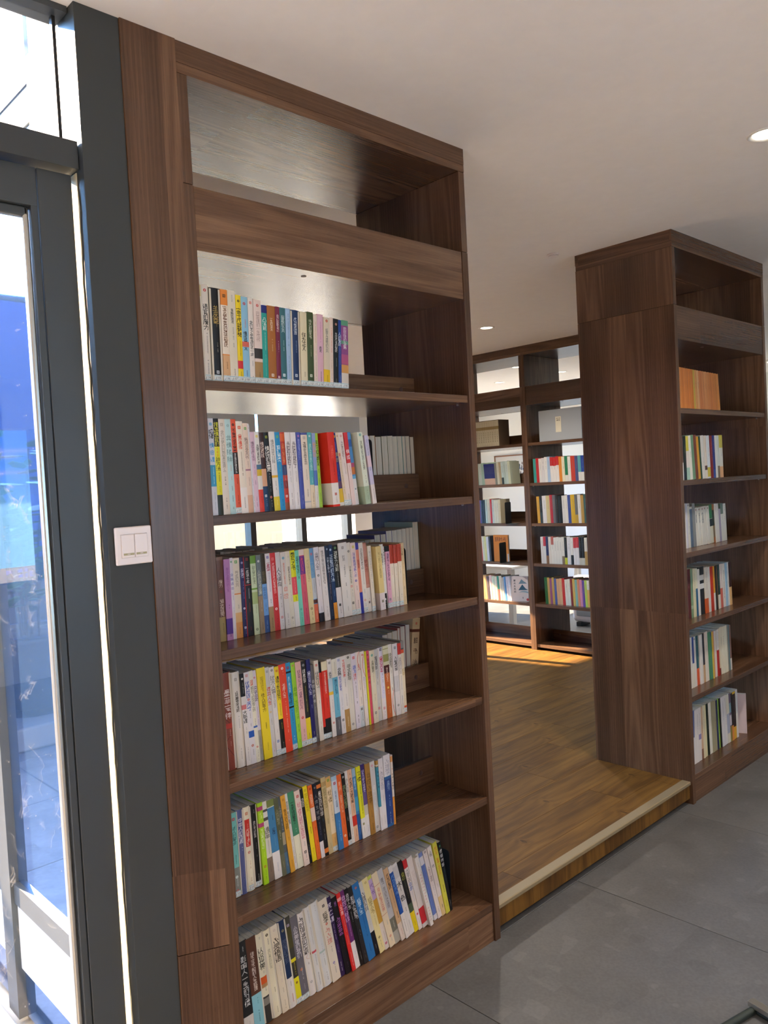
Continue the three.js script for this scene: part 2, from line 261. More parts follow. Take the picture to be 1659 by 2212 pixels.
{
  const d = struct('window_1'); // transom light and the fixed glazing further along the facade
  mesh('transom', box(-4.55, 2.378, FZ1, -0.256, 2.442, FZ0 + 0.012, 0, 0.002), M.frame, d);
  mesh('head', box(-4.55, 2.735, FZ1, -0.256, H, FZ0, 0), M.frame, d);
  mesh('pane', box(-4.5, 2.442, -0.068, -0.279, 2.735, -0.062, 0), M.glass, d);
  mesh('gasket', box(-0.281, 2.442, -0.072, -0.273, 2.735, -0.058, 1), M.rubber, d);
  for (const x of [-1.28, -2.35, -3.42, -4.5]) mesh('mullion', box(x - 0.05, 0, FZ1, x + 0.05, 2.378, FZ0, 1, 0.002), M.frame, d);
  for (const x of [-2.35, -3.42, -4.5]) { mesh('pane', box(x + 0.05, 0.1, -0.068, x + 1.02, 2.378, -0.062, 0), M.glass, d); mesh('rail', box(x + 0.05, 0, FZ1, x + 1.02, 0.1, FZ0, 0), M.frame, d); }
}
{
  const d = struct('door_1');
  const za = -0.085, zb = -0.045;
  mesh('stile', box(-0.343, 0.012, za, -0.2645, 2.372, zb, 1, 0.002), M.frame2, d);
  mesh('stile', box(-0.3605, 0.08, za + 0.004, -0.3445, 2.29, zb - 0.002, 1, 0.002), M.frame2, d);
  mesh('stile', box(-1.22, 0.012, za, -1.12, 2.372, zb, 1, 0.002), M.frame2, d);
  mesh('rail', box(-1.12, 2.285, za, -0.3445, 2.372, zb - 0.001, 0, 0.002), M.frame2, d);
  mesh('rail', box(-1.12, 0.012, za, -0.3445, 0.09, zb - 0.001, 0, 0.002), M.frame2, d);
  mesh('bead', box(-0.3755, 0.09, za + 0.006, -0.3615, 2.285, zb - 0.012, 1, 0.005), M.steel, d, 'bright rounded glazing bead');
  mesh('bead', box(-1.12, 2.262, za + 0.006, -0.3615, 2.285, zb - 0.012, 0, 0.005), M.frame2, d);
  mesh('pane', box(-1.12, 0.09, -0.068, -0.374, 2.264, -0.062, 0), M.glass, d);
}
{ // smears and scratches of old film on the door glass
  const [c, g] = canvas(512, 1024); g.clearRect(0, 0, 512, 1024); g.strokeStyle = '#fff'; seed = 99;
  for (let i = 0; i < 260; i++) { let x = rnd() * 512, y = Math.pow(rnd(), 0.8) * 900 + 120; g.globalAlpha = 0.06 + rnd() * 0.22; g.lineWidth = 0.6 + rnd() * 0.8; g.beginPath(); g.moveTo(x, y); const n = 3 + Math.floor(rnd() * 9); for (let k = 0; k < n; k++) { x += (rnd() - 0.5) * 14; y += (rnd() - 0.3) * 14; g.lineTo(x, y); } g.stroke(); }
  for (let i = 0; i < 500; i++) { g.globalAlpha = 0.1 + rnd() * 0.35; g.fillStyle = '#fff'; g.fillRect(rnd() * 512, rnd() * 1024, 1.5, 1.5); }
  const t = new THREE.CanvasTexture(c); t.colorSpace = THREE.SRGBColorSpace;
  const m = shadows(new THREE.Mesh(new THREE.PlaneGeometry(0.745, 2.17), new THREE.MeshStandardMaterial({ map: t, transparent: true, roughness: 0.8 }))); m.castShadow = false; m.position.set(-0.747, 1.177, -0.0612); m.name = 'smears';
  scene.getObjectByName('door_1').add(m);
}
{ // walls: solid sides with thickness; openings only where there is glass
  const w = struct('wall_left'); mesh('slab', box(-4.75, 0, -0.12, -4.55, H, 5.8, 1), M.white, w);
  const wr = struct('wall_right'); mesh('slab', box(9.2, 0, -6.8, 9.4, H, 5.8, 1), M.white, wr);
  const b = struct('wall_back'); // behind the camera, with three windows
  mesh('slab', [box(-4.75, 0, 5.6, 9.4, 0.9, 5.8, 0), box(-4.75, 2.3, 5.6, 9.4, H, 5.8, 0), box(-4.75, 0.9, 5.6, 0.4, 2.3, 5.8, 1), box(3, 0.9, 5.6, 9.4, 2.3, 5.8, 1)], M.white, b);
  { const n = struct('window_5'); mesh('pane', box(0.4, 0.9, 5.69, 3, 2.3, 5.7, 0), M.glass, n); mesh('mullion', box(1.67, 0.9, 5.66, 1.73, 2.3, 5.74, 1), M.frame, n); }
  const r = struct('wall_rear'); // plain wall right of the rear windows
  mesh('slab', box(4.47, -0.02, ZR - 0.2, 5.2, H, ZR, 1), M.white, r);
  const e = struct('wall_end'); mesh('slab', [box(5.2, -0.2, -6.8, 9.4, 0.4, -6.7, 0), box(5.2, 2.3, -6.8, 9.4, H, -6.7, 0), box(5.2, 0.4, -6.8, 6.0, 2.3, -6.7, 1), box(8.4, 0.4, -6.8, 9.4, 2.3, -6.7, 1), box(5.2, -0.2, -6.7, 5.3, H, ZR, 1)], M.white, e);
  const n = struct('window_8'); mesh('pane', box(6, 0.4, -6.76, 8.4, 2.3, -6.75, 0), M.tinted, n);
}
{ // rear window wall of the raised room
  const n = struct('window_2'), xs = []; for (let x = 3.792; x > -0.2; x -= 0.6) xs.push(x);
  mesh('sill', box(-0.25, -0.02, ZR - 0.12, 4.47, 0.19, ZR, 0), M.frame, n); mesh('head', box(-0.25, 2.68, ZR - 0.12, 4.47, H, ZR, 0), M.frame, n);
  for (const x of [4.39, ...xs]) mesh('mullion', box(x - 0.03, 0.19, ZR - 0.1, x + 0.03, 2.68, ZR, 1), M.frame, n);
  mesh('pane', box(-0.2, 0.19, ZR - 0.06, 4.47, 2.68, ZR - 0.054, 0), M.tinted, n);
  let k = 0;
  for (const [a, b] of [[3.268, 4.545], [1.95, 3.236], [0.66, 1.93], [-0.15, 0.64]]) {
    const o = thing('roller_blind', `grey roller blind over the rear windows, ${['1st', '2nd', '3rd', '4th'][k++]} from the third bookcase`, 'blind', [(a + b) / 2, 2.66, ZR + 0.06]);
    mesh('fabric', box(-(b - a) / 2, 1.7 - 2.66, -0.001, (b - a) / 2, 0, 0.001, 1), M.blind, o);
    mesh('bottom_bar', box(-(b - a) / 2, 1.68 - 2.66, -0.008, (b - a) / 2, 1.7 - 2.66, 0.008, 0, 0.004), M.frame2, o);
    const tube = new THREE.CylinderGeometry(0.025, 0.025, b - a, 16); tube.rotateZ(Math.PI / 2); tube.translate(0, 0.015, 0); mesh('roller', tube, M.frame2, o);
  }
}
{ // blue coated glass wall of the raised room, seen at a flat angle through the door
  const n = struct('window_3'), X = -0.22;
  mesh('pane', box(X - 0.003, 0.42, ZR, X + 0.003, 2.58, -0.32, 1), M.coated, n);
  mesh('pane', box(X - 0.003, -0.02, ZR, X + 0.003, 0.14, -0.32, 1), M.coated, n);
  mesh('rail', box(X - 0.02, 0.355, ZR, X + 0.05, 0.42, -0.32, 2), M.frame2, n);
  mesh('spandrel', box(X - 0.012, 0.14, ZR, X + 0.04, 0.355, -0.32, 2), std('#aeb4b4', 0.7), n);
  for (const z of [-0.93, -1.95, -2.97, -3.99]) mesh('mullion', box(X - 0.03, -0.02, z - 0.045, X + 0.05, 2.58, z + 0.045, 1), M.frame2, n);
  mesh('head', box(X - 0.02, 2.58, ZR, X + 0.06, H, -0.3, 2), M.frame2, n);
}
// ---- outside ----
{
  const paveTex = dataTex(256, 256, (u, v) => { const t = 138 + (fbm(u * 7, v * 7, 5) - 0.5) * 40 + (noise(u * 90, v * 90, 6) - 0.5) * 14; return [t, t, t]; });
  const pave = new THREE.MeshStandardMaterial({ map: paveTex, roughness: 0.85 });
  const g = struct('ground'); mesh('bed', box(-30, -0.4, -40, 30, -0.05, 20, 0), std('#8f8f8a', 0.9), g);
  for (let i = 0; i < 8; i++) for (let j = 0; j < 7; j++) mesh('paving_slab', box(-0.26 - (i + 1) * 0.8 + 0.003, -0.05, -0.32 - (j + 1) * 0.8 + 0.003, -0.26 - i * 0.8 - 0.003, -0.02, -0.32 - j * 0.8 - 0.003, 0, 0.003), pave, g);
  const mosaicTex = dataTex(256, 256, (u, v) => { const a = Math.floor(u * 32), b = Math.floor(v * 32), fu = u * 32 - a, fv = v * 32 - b; if (fu < 0.08 || fv < 0.08) return [44, 66, 92]; const h = hash(a, b, 7); return h > 0.965 ? [34, 62, 140] : h > 0.93 ? [80, 112, 168] : [62 + h * 20, 92 + h * 20, 122 + h * 18]; });
  mosaicTex.repeat.set(1 / 1.1, 1 / 1.1);
  const mosaic = new THREE.MeshStandardMaterial({ map: mosaicTex, roughness: 0.85 });
  const e = struct('wall_outer'); // upper part of the outside wall, faced with small mosaic
  mesh('fascia', box(-0.245, 2.6, ZR, -0.2, 2.69, -0.31, 2), std('#8d9896', 0.7), e);
  mesh('facing', box(-0.25, 2.69, ZR, -0.2, 4.2, -0.31, 2), mosaic, e);
  mesh('coping', box(-0.5, 4.2, ZR, -0.2, 4.3, -0.31, 2), M.white, e);
  const hoard = thing('site_hoarding', 'tall bright blue sheet metal hoarding at the far side of the yard', 'fence', [-7, -0.05, -8]);
  const blue = std('#2058b4', 0.6); seed = 5;
  for (let i = 0; i < 24; i++) mesh('panel', box(-3.4 + i * 0.42, 0.3, -0.02 - (i % 2) * 0.014, -3.4 + (i + 1) * 0.42 - 0.004, 4.05, -(i % 2) * 0.014, 1, 0.004), blue, hoard);
  mesh('base_wall', box(-3.4, 0, -0.2, 6.68, 0.8, 0.06, 0), std('#77776f', 0.85), hoard); mesh('cap_rail', box(-3.4, 4.05, -0.06, 6.68, 4.12, 0.03, 0), M.frame, hoard);
  const ow = thing('low_wall', 'pale mosaic-faced low wall beyond the rear windows', 'wall', [0, -0.05, -12]);
  mesh('wall', box(2.4, 0, -0.3, 26, 1.45, 0, 0), std('#cfc8ac', 0.8), ow); mesh('coping', box(2.4, 1.45, -0.36, 26, 1.52, 0.06, 0), M.white, ow);
  const tw = thing('annex', 'tall pale stair tower in the yard beyond the rear windows', 'building', [0, -0.05, -11]);
  mesh('wall', box(0.4, 0, -1.6, 2.15, 7.4, 0, 0), mosaic, tw); mesh('roof', box(0.3, 7.4, -1.7, 2.25, 7.55, 0.1, 0), M.white, tw);
}
{ // potted plant on a stone plinth, seen mirrored in the blue glass
  const pl = thing('plinth', 'square pale stone plinth under the big glazed pot outside', 'plinth', [-1.42, -0.02, -4.1]);
  mesh('block', box(-0.42, 0, -0.42, 0.42, 0.16, 0.42, 0, 0.02), std('#a9a69c', 0.85), pl);
  const o = thing('potted_plant', 'leafy plant in a large dark glazed flower pot outside the door', 'plant', [-1.42, 0.14, -4.1]);
  const pot = new THREE.LatheGeometry([[0, 0], [0.2, 0], [0.25, 0.08], [0.33, 0.34], [0.37, 0.5], [0.42, 0.54], [0.42, 0.58], [0.36, 0.58], [0.33, 0.5], [0, 0.5]].map((p) => new THREE.Vector2(...p)), 28);
  mesh('pot', pot, std('#2c2a24', 0.25), o);
  mesh('soil', new THREE.CylinderGeometry(0.33, 0.33, 0.03, 20).translate(0, 0.52, 0), std('#3a2e22', 0.95), o);
  const green = [std('#2f5a26', 0.5), std('#44752f', 0.5), std('#244a22', 0.5)]; seed = 31;
  for (let b = 0; b < 9; b++) {
    const a = rnd() * 6.28, r = 0.15 + rnd() * 0.35, h = 0.7 + rnd() * 0.9, tip = new THREE.Vector3(Math.cos(a) * r, 0.52 + h, Math.sin(a) * r);
    const cv = new THREE.QuadraticBezierCurve3(new THREE.Vector3(Math.cos(a) * 0.06, 0.5, Math.sin(a) * 0.06), new THREE.Vector3(Math.cos(a) * 0.08, 0.5 + h * 0.6, Math.sin(a) * 0.08), tip);
    mesh('stem', new THREE.TubeGeometry(cv, 8, 0.008, 5), std('#4a3a26', 0.8), o);
    for (let k = 0; k < 15; k++) {
      const p = cv.getPoint(0.3 + 0.7 * rnd()), s = 0.07 + rnd() * 0.07, q = new THREE.SphereGeometry(1, 6, 4); q.scale(s * 0.45, 0.006, s); q.translate(0, 0, s);
      q.applyMatrix4(new THREE.Matrix4().makeRotationFromEuler(new THREE.Euler((rnd() - 0.7) * 1.2, rnd() * 6.28, 0))); q.translate(p.x, p.y, p.z);
      mesh('leaf', q, green[k % 3], o);
    }
  }
}
// ---- light switch on the post ----
{
  const o = thing('light_switch', 'white double rocker light switch on the dark grey post beside the bookcase', 'switch', [-0.1945, 1.466, 0.0005]);
  mesh('plate', box(-0.0455, 0, 0, 0.0455, 0.089, 0.009, 1, 0.0035), M.plastic, o);
  mesh('bezel', box(-0.0335, 0.016, 0.0085, 0.0335, 0.072, 0.0098, 1, 0.001), std('#c9c1be', 0.4), o);
  for (const s of [-1, 1]) {
    const r = mesh('rocker', box(s < 0 ? -0.0325 : 0.0006, 0.017, 0.009, s < 0 ? -0.0006 : 0.0325, 0.071, 0.0122, 1, 0.0015), M.plastic, o);
    mesh('indicator', box(s < 0 ? -0.029 : 0.0025, 0.0225, 0.0118, s < 0 ? -0.0025 : 0.029, 0.0275, 0.01245, 0), std('#a49a72', 0.4), r, 'olive indicator bar');
    mesh('lens', box(s * 0.016 - 0.0035, 0.0245, 0.0122, s * 0.016 + 0.0035, 0.0258, 0.0126, 0), M.plastic, r);
  }
}
// book table: x, thickness, height in millimetres, lean in degrees | spine
const BOOKS = `@A1 -0.014
31 6.0 243 -0.9|#e6dccb;b .0 .12 #d9c98f
37 23.0 246 -0.9|#e3dad0;o .06 #c0413c;t .2 .47 #2a2a2a 语言的魔力;s .5 .72 #8a8078;s .78 .95 #777;k
60 34.0 241 -1.0|#15171c;t .19 .38 #b59a54 羊皮卷;s .2 .42 #9a8250;s .58 .7 #b8b0a0;q .9 #d8dce2;k
94 21.0 240 -0.9|#e58a38;q .07 #5a3a1a;b .17 .7 #eee2d2;t .18 .62 #6b4630 再忙也要看的博弈智慧;b .71 1 #d8ab7c;s .78 .95 #7a5a3a;k
115 24.0 241 -0.9|#e2dac6;s .05 .15 #888;t .2 .36 #555 赢在转折点;s .4 .62 #888;s .85 .96 #666;k
139 16.0 231 -1.1|#efd21c;o .07 #1a1a1a;t .15 .48 #161616 实干成就梦想;s .52 .7 #8a7a20;b .75 .84 #d8363c;s .87 .96 #555;k
155 22.0 229 -1.2|#93c7e4;o .08 #c8474c;t .4 .62 #1e2a38 情绪掌控术;s .26 .36 #d07080;b .52 .58 #dc6a5a;s .85 .96 #4a5a90;k
177 16.0 229 -1.4|#e9e1da;q .06 #d8685c;t .27 .68 #555 我们怎么会落到这一步;s .72 .8 #888;s .9 .97 #444;k
193 25.0 226 -1.6|#e6d3cb;o .07 #cc5a58;t .14 .5 #b09a94 巴菲特的一生忠告;b .58 .7 #3a3634;b .74 1 #a98657;s .86 .96 #4a3a28;k
218 18.0 214 -1.7|#2aa397;b 0 .1 #1d2573;t .16 .32 #e8f0ee 凸法则;s .34 .58 #d0e6e2;s .62 .9 #8cc4bc;k
236 27.0 215 -1.8|#a8682f;t .14 .32 #ecdcc8 一生的资本;s .42 .58 #ddc4a4;q .88 #efe6dc;k
263 15.0 215 -1.9|#7b2743;t .1 .32 #ead8d8 自己拯救自己;s .44 .58 #d8b8c0;q .9 #efe0e0;k
278 20.0 214 -1.8|#3a6c74;t .1 .32 #dce8e8 品格的力量;s .42 .58 #b8d0d2;q .87 #e6eeee;k
298 17.0 214 -2.0|#a5c3e4;s .05 .5 #5a7fb0;s .6 .95 #7a90b8;k
315 33.0 213 -2.2|#1f3763;t .1 .32 #e2e4ea 成功学原理;s .4 .56 #b0bcd0;q .86 #dde2ea;k
348 24.0 211 -2.3|#e4d9b8;t .28 .52 #2c2820 何为正义;s .8 .9 #8a8068;k
372 22.0 213 -2.4|#41532f;t .1 .36 #e0e2d0 伟大的励志书;s .44 .6 #b4bca0;q .85 #dfe2d2;k
394 14.0 208 -2.7|#e8d6c6;s .1 .4 #c8906c;s .5 .9 #b09a8a;k
408 22.0 211 -2.9|#e3b7c9;s .1 .4 #bd84a8;t .44 .52 #444 看见;s .78 .95 #555;k
430 23.0 204 -3.2|#ddcfb8;o .05 #c04a30;t .16 .5 #777 哲学与理想的力量;b .74 1 #e6c021;s .8 .95 #7a6a20;k
453 14.0 206 -3.3|#ead4c8;s .14 .5 #cc6a50;s .6 .9 #998;k
467 18.0 204 -3.5|#16181a;o .08 #d89a8c;t .2 .48 #d8d8d8 生命成长的智慧;s .56 .7 #aaa;s .86 .96 #999;k
485 13.0 202 -3.2|#25458f;t .18 .38 #dfe6f2 人的智慧;s .4 .66 #c87a8a;s .8 .95 #9ab0dc;k
498 27.0 203 -3.0|#8d4a86;b 0 .08 #5b9c7c;b .3 .35 #5f9a80;b .5 .64 #b5577f;b .65 .77 #d39a55;b .77 1 #d8cfc6;t .1 .42 #e6dbe6 回到你的内在;k
@A2 -0.014
37 16.0 250 -0.0|#d3d6e2;q .06 #4aa0d0;t .11 .21 #23252c 哈佛;t .24 .46 #3a93cf 情商课;b .48 .7 #3f9cc4;s .5 .68 #cfe6f2;s .76 .95 #8fa0b8
53 16.0 250 0.1|#1b1a1a;b .29 .79 #e0dc22;t .04 .28 #e3df3a 提高情商的;x .3 .4 #e58a1e 100;t .4 .54 #6f6a12 种方法;s .56 .66 #6b6a18;s .7 .76 #9a9a30;b .79 1 #2b3024
69 21.0 249 0.3|#e2d8cb;q .06 #b8ada0;t .12 .55 #a39a90 我们难过的时候应该做什么;s .6 .7 #6a625a;s .82 .95 #8a827a
90 18.0 249 0.6|#b9d9dc;o .07 #93b4b8;t .16 .46 #7b9a9c 共情陷阱;s .48 .64 #d0a090;s .7 .76 #789;s .8 .95 #667a80
108 17.0 249 0.9|#dd5735;o .06 #1e1512;t .1 .34 #43190f 不焦虑学会爱;b .35 .58 #221814;t .36 .57 #eee 学会情绪平衡的方法;s .62 .7 #6e2412;s .8 .9 #6e2412;k
125 22.0 244 1.2|#eadfcf;q .07 #d8512f;t .14 .3 #d8462f 掌控情绪;s .33 .6 #8a7a6a;b .72 1 #efe8e4;s .82 .95 #888
147 16.0 239 1.2|#e6cfbd;q .06 #57a04a;t .16 .4 #8a7a74 静观自我关怀;s .42 .5 #a09088;b .51 .53 #a6788a;s .6 .7 #a89088;s .82 .95 #b08c78;b .8 1 #d8ae94
163 5 238 1.3|#d8d8df;o .05 #c85858;s .15 .4 #aaa;s .6 .7 #aaa;s .8 .95 #999
166 17.0 216 1.4|#dcbfd0;t .12 .36 #7a6076 情绪自疗手册;s .4 .55 #a07a96;s .6 .68 #705a6c;s .8 .95 #96788c
183 15.0 217 1.5|#dfdcd6;q .06 #e6cc2e;t .16 .4 #555 高敏感是种天赋;b .41 .54 #4f7290;b .47 .55 #d8b62c;b .72 1 #de4030;s .8 .9 #8a2018
198 16.0 215 1.6|#3d2320;t .12 .32 #d8c2b6 情绪免疫;b .46 .68 #d9a582;b .68 1 #223f64;q .8 #e0e6ea;s .84 .94 #a0b4c8
214 17.0 215 1.9|#191a1a;q .06 #9aa83e;t .17 .5 #ece8e2 情绪的重建;s .52 .66 #ccc;s .68 .76 #aaa;o .82 #d0786a;s .86 .95 #bbb
231 20.0 217 1.9|#e3e1de;t .1 .4 #8c8a88 情绪垃圾大扫除;s .42 .5 #aaa;b .55 .58 #e6b43a;s .62 .74 #999;b .82 1 #dfca34;s .86 .95 #f0e8b0
251 17.0 216 1.9|#2b93cf;q .06 #7fc060;t .17 .38 #e6f0f4 超越焦虑;s .4 .52 #bcd44e;s .58 .72 #1b5a88;s .84 .95 #125080
268 16.0 216 1.7|#bd3a28;b .02 .12 #d8612e;b .42 .55 #33406e;t .14 .4 #e08a50 内在心智的重建;b .62 .72 #8a2824;s .44 .7 #9ab0cc;b .9 1 #96502e;q .82 #e6dcd6
284 19.0 216 1.5|#e4dfe0;t .12 .46 #4a4048 当时稳住就好了;s .5 .66 #aaa;s .78 .95 #99939a
303 19.0 216 1.3|#e4dfe0;t .12 .46 #4a4048 当时稳住就好了;s .5 .66 #aaa;s .78 .95 #99939a
322 15.0 216 1.2|#4a55a8;o .05 #c87ab0;t .09 .36 #9aa4de 情商高就是说话让人;s .44 .52 #9aa4de;s .82 .94 #a8b0e0
337 23.0 215 0.8|#e5d8c8;b 0 .03 #4a5596;q .07 #b0a8a8;t .12 .42 #5e564e 高情商自控手册;s .48 .62 #a09488;s .74 .86 #80786e;b .9 .92 #b9b8bc
360 15.0 216 0.6|#58aeb4;o .05 #e2f0f0;t .15 .5 #b6e0de 我们与生俱来的小情绪;s .58 .68 #d8ecec;b .69 1 #e6d3b4;s .78 .95 #6a6050
375 13.0 214 0.5|#92a4d4;t .12 .32 #d89a72 掌控情绪;b .5 .7 #5a7cc4;b .7 1 #e3ded8;s .78 .95 #b0a8a0
388 13.0 214 1.4|#a5cf46;t .1 .44 #2c381c 有分寸的沟通艺术;s .48 .54 #4a5a28;s .6 .7 #54642c;s .8 .95 #5a6a30
422 26.0 215 2.7|#d8301f;x .04 .07 #7a120c ···;t .18 .36 #ee6a58 沟通密码;s .38 .58 #8a160e;b .68 .97 #e6dfda;q .83 #b98a80;s .86 .95 #b0a8a0;f 0.022
448 19.0 215 4.0|#ded8d8;q .04 #9a9298;t .11 .48 #6b6468 别让情绪毁了你的努力;s .52 .66 #999;b .75 1 #e79a80;s .8 .95 #8a5040
467 17.0 215 5.1|#25307e;q .05 #e4c840;s .12 .24 #8a94d0;t .26 .4 #b0a070 情商;s .42 .64 #6a78c0;b .66 .75 #6a4a6a;b .76 .95 #e2bc38;b .95 1 #e8e4dc
484 11.0 217 5.9|#e2cdb2;o .05 #b86a54;t .28 .38 #cc5a48 钝感力;s .4 .7 #a08a74;s .74 .85 #8a7866;k
495 18.0 217 5.7|#e6d6d0;o .05 #d88a88;t .12 .36 #7a6c6a 当时忍住就好了;s .42 .6 #a09490;s .84 .95 #888;k
513 15.0 217 5.2|#d3373c;t .22 .38 #f0dcdc 情绪;b .42 1 #e7cfcb;s .45 .6 #c0908c
528 14.0 218 5.3|#4f8cc8;b .1 .2 #2f5fa8;b .42 .48 #b0507a;b .48 .58 #d0783c;b .6 .64 #6ab0dc;b .64 1 #e3dfe0;o .78 #999;s .84 .96 #999
556 21.0 217 5.8|#d5dcca;o .04 #4a9c98;t .12 .52 #5c625a 你的敏感塑造你的人生高度;s .6 .72 #8a9084;b .75 1 #a4b69c;s .8 .95 #7c8c76;f 0.016
587 16.0 208 6.2|#c3bdd8;t .06 .52 #98a0bc 我很好却总觉得人生不如意;b .3 .46 #d8c0cc;b .72 1 #dcd0cc;s .78 .95 #908890;f 0.012
@A3 -0.113
98 20.0 232 -0.2|#6c4636;b 0 .04 #8a6a58;t .27 .36 #d8c0ac 魔力;o .41 #8a3a2e;t .5 .7 #d8c0ac 明达拜恩;b .71 1 #a58c56;s .78 .9 #6a5830
118 20.0 224 -0.4|#bd84b8;t .1 .4 #9a5a9c 拥有无限潜力的人生;s .56 .62 #7a4a80;b .73 .92 #55298c;s .84 .96 #5a3a70
138 11.0 226 -0.2|#dfd8de;q .05 #4c9a4c;t .18 .4 #8a86b0 内在动机;s .42 .52 #6a6a8a;s .6 .76 #999;s .86 .96 #aaa
149 23.0 224 -0.1|#dfd2be;q .05 #4c9a4c;t .16 .36 #948a7c 思考的力量;b .44 .455 #e0864a;s .58 .64 #888;b .68 1 #dfae72;b .8 1 #d8924e;s .86 .96 #a86a34
172 15.0 224 0.0|#221c4e;o .07 #b8b0d8;t .14 .26 #e2dcec 品质感;s .3 .52 #a8a0c8;o .64 #e8e4f0;s .68 .78 #8880b0;q .88 #d8d8e4;s .9 .97 #aaa6c0;r #bc2f2c
187 22.0 225 0.2|#1e1c1d;q .04 #8a2a24;t .13 .34 #ece6e0 一年顶十年;b .355 .365 #b8302a;s .4 .54 #ddd;s .58 .7 #b04a34;s .88 .93 #a8402e
209 19.0 225 0.5|#c9d6b0;b 0 .1 #6c9a36;t .13 .36 #7c8668 走出死亡幽谷;b .41 .43 #6c9a36;b .46 .61 #a9bb7c;s .62 .74 #9aa884;o .93 #7a8468
228 16.0 225 0.7|#6d7678;o .08 #e6e6e2;t .19 .5 #c3c6b8 人性的优点全集;b .52 1 #988266;s .56 .72 #c8b89c;s .84 .96 #5a4a34
244 19.0 226 1.0|#3b3322;t .22 .36 #6c6040 超自律;b .38 .78 #71a2dc;t .42 .57 #4a72a4 超自由;s .62 .74 #48688c;b .78 1 #35548e;s .84 .96 #9ab0d4
263 17.0 226 1.3|#e2dcdf;q .05 #6a64b0;t .12 .22 #b85a68 复盘;s .24 .5 #a094b0;s .58 .64 #777;b .68 1 #ab8a60;s .82 .96 #6a5434
280 20.0 226 1.4|#cf3030;q .08 #e47c74;t .13 .52 #f2d2cc 成就持续优秀的行动手册;s .56 .64 #e49088;o .72 #f0dcd8;s .84 .96 #8a1c1c
300 17.0 226 1.6|#d5d0d1;t .2 .44 #4a4446 人心所向;s .54 .62 #555;s .66 .72 #888;q .84 #c87a74;s .88 .97 #999
317 19.0 225 1.7|#d9d2cc;o .08 #4a9ab8;t .14 .42 #d88a76 掌控思维能力成就最好的你;t .43 .62 #d88a76 自控;s .8 .96 #8a8480
336 16.0 226 1.8|#dfd7c4;s .05 .1 #999;t .2 .44 #5a5448 突破自己的思维力量;s .5 .66 #aaa;o .87 #9a9488;s .9 .97 #999
352 18.0 227 1.8|#e2e21a;t .03 .26 #3a3a10 勇气之书;b .35 .58 #e04a54;s .37 .56 #f0c0c0;s .6 .66 #6a6a18;b .67 1 #e6e0dd
370 16.0 225 2.0|#79d2bb;t .08 .38 #1d4c46 真想不同再试一次;o .78 #5a9c90;s .82 .96 #4a8a7c
386 22.0 226 2.3|#d65a6e;b 0 .08 #e8d6d0;b .09 .33 #6a3494;t .1 .32 #e0506a 复原的自己;s .35 .48 #7a3a80;s .56 .72 #a83c54;s .78 .96 #8a2c48
408 20.0 227 2.5|#e2cf9c;t .15 .44 #c0ac7c 成为更好的自己;s .5 .6 #c4b48a;o .8 #90845c;s .84 .96 #7a6c48
428 17.0 226 2.6|#6b9cc8;q .08 #d06a6a;t .16 .5 #8ab0cc 一切皆有可能;b .4 .68 #bfc5cc;s .42 .6 #8a9098;b .69 .74 #5c2c22;b .75 1 #de6c4a;s .84 .96 #f0c4b0
445 19.0 228 2.7|#e1dade;t .08 .3 #8a8286 重启人生;o .38 #777;s .42 .54 #999;s .78 .86 #aaa;b .88 1 #221f28
464 22.0 227 2.6|#e4ddda;t .05 .5 #8a8480 情绪可以低落理想必须高贵;s .54 .66 #aaa;s .8 .96 #a89a96
486 16.0 229 2.4|#1d2740;o .05 #9aa4b8;t .16 .36 #c9cfdc 丹麦人为什么;s .36 .74 #b08c8c;s .86 .96 #6a7a9c
502 17.0 230 2.6|#1b365f;o .07 #dfe8f0;t .13 .5 #cfdcec 正能量的方法;b .78 1 #e2942e;s .6 .7 #8aa0c0;s .82 .95 #8a5014
519 21.0 227 2.7|#171716;o .04 #8ab878;t .08 .36 #d8dcd4 吸引力法则;s .38 .58 #ccc;b .58 1 #dfd8d8;q .82 #555;s .84 .95 #777
540 35.0 232 2.6|#e0dad4;q .07 #8a827c;t .17 .25 #8a8480 时间;x .33 .47 #3a3430 KNIVES;s .3 .44 #777;s .54 .6 #555;s .64 .76 #aaa;s .86 .94 #999
575 18.0 230 3.0|#ddd3c3;o .12 #555;t .32 .56 #6a6258 你需要这样的自信;q .6 #d88a84;s .64 .76 #999;q .83 #444;k
593 21.0 228 3.0|#e7cfc7;q .06 #d8cc44;t .14 .48 #7d74b4 原来幸福近在心间;o .53 #5c58a8;s .6 .68 #888;s .8 .92 #8a6a6a;k
614 13.0 227 2.9|#e08a70;b 0 .1 #3a3494;t .24 .36 #8a3c28 逆转思维;s .4 .66 #b8644c;b .7 1 #30349a
627 20.0 225 2.8|#e2dbd3;t .08 .38 #6a645c 活出你的天赋才华;s .4 .6 #a09a92;s .66 .74 #888;o .82 #d89a8a;s .86 .92 #999;k
647 16.0 223 2.9|#b97866;b .02 .2 #c48a78;t .24 .42 #8a4a3a 意志力;b .6 .64 #c48c78;b .65 1 #e2d8cd;q .86 #555;s .8 .84 #888
663 15.0 212 2.6|#e5dac8;t .08 .5 #c0b8ac 在自己的世界里独一无二;s .55 .66 #aaa;s .8 .9 #999;k
689 23.0 208 2.8|#e2c987;t .1 .5 #a08c54 不一样的小的幸福哲学;b .73 1 #e4d6d4;q .86 #666;s .9 .96 #999;f 0.01
712 17.0 212 2.4|#e2ded4;t .14 .32 #55524c 从优秀到卓越;s .36 .58 #aaa;b .76 1 #191716;q .85 #eee;s .88 .96 #ddd
729 6.0 204 1.8|#e0d7d4;q .05 #c8363c;t .08 .16 #333 哲学;t .18 .3 #7a7270 会说话;s .34 .6 #aaa;s .8 .92 #999;k
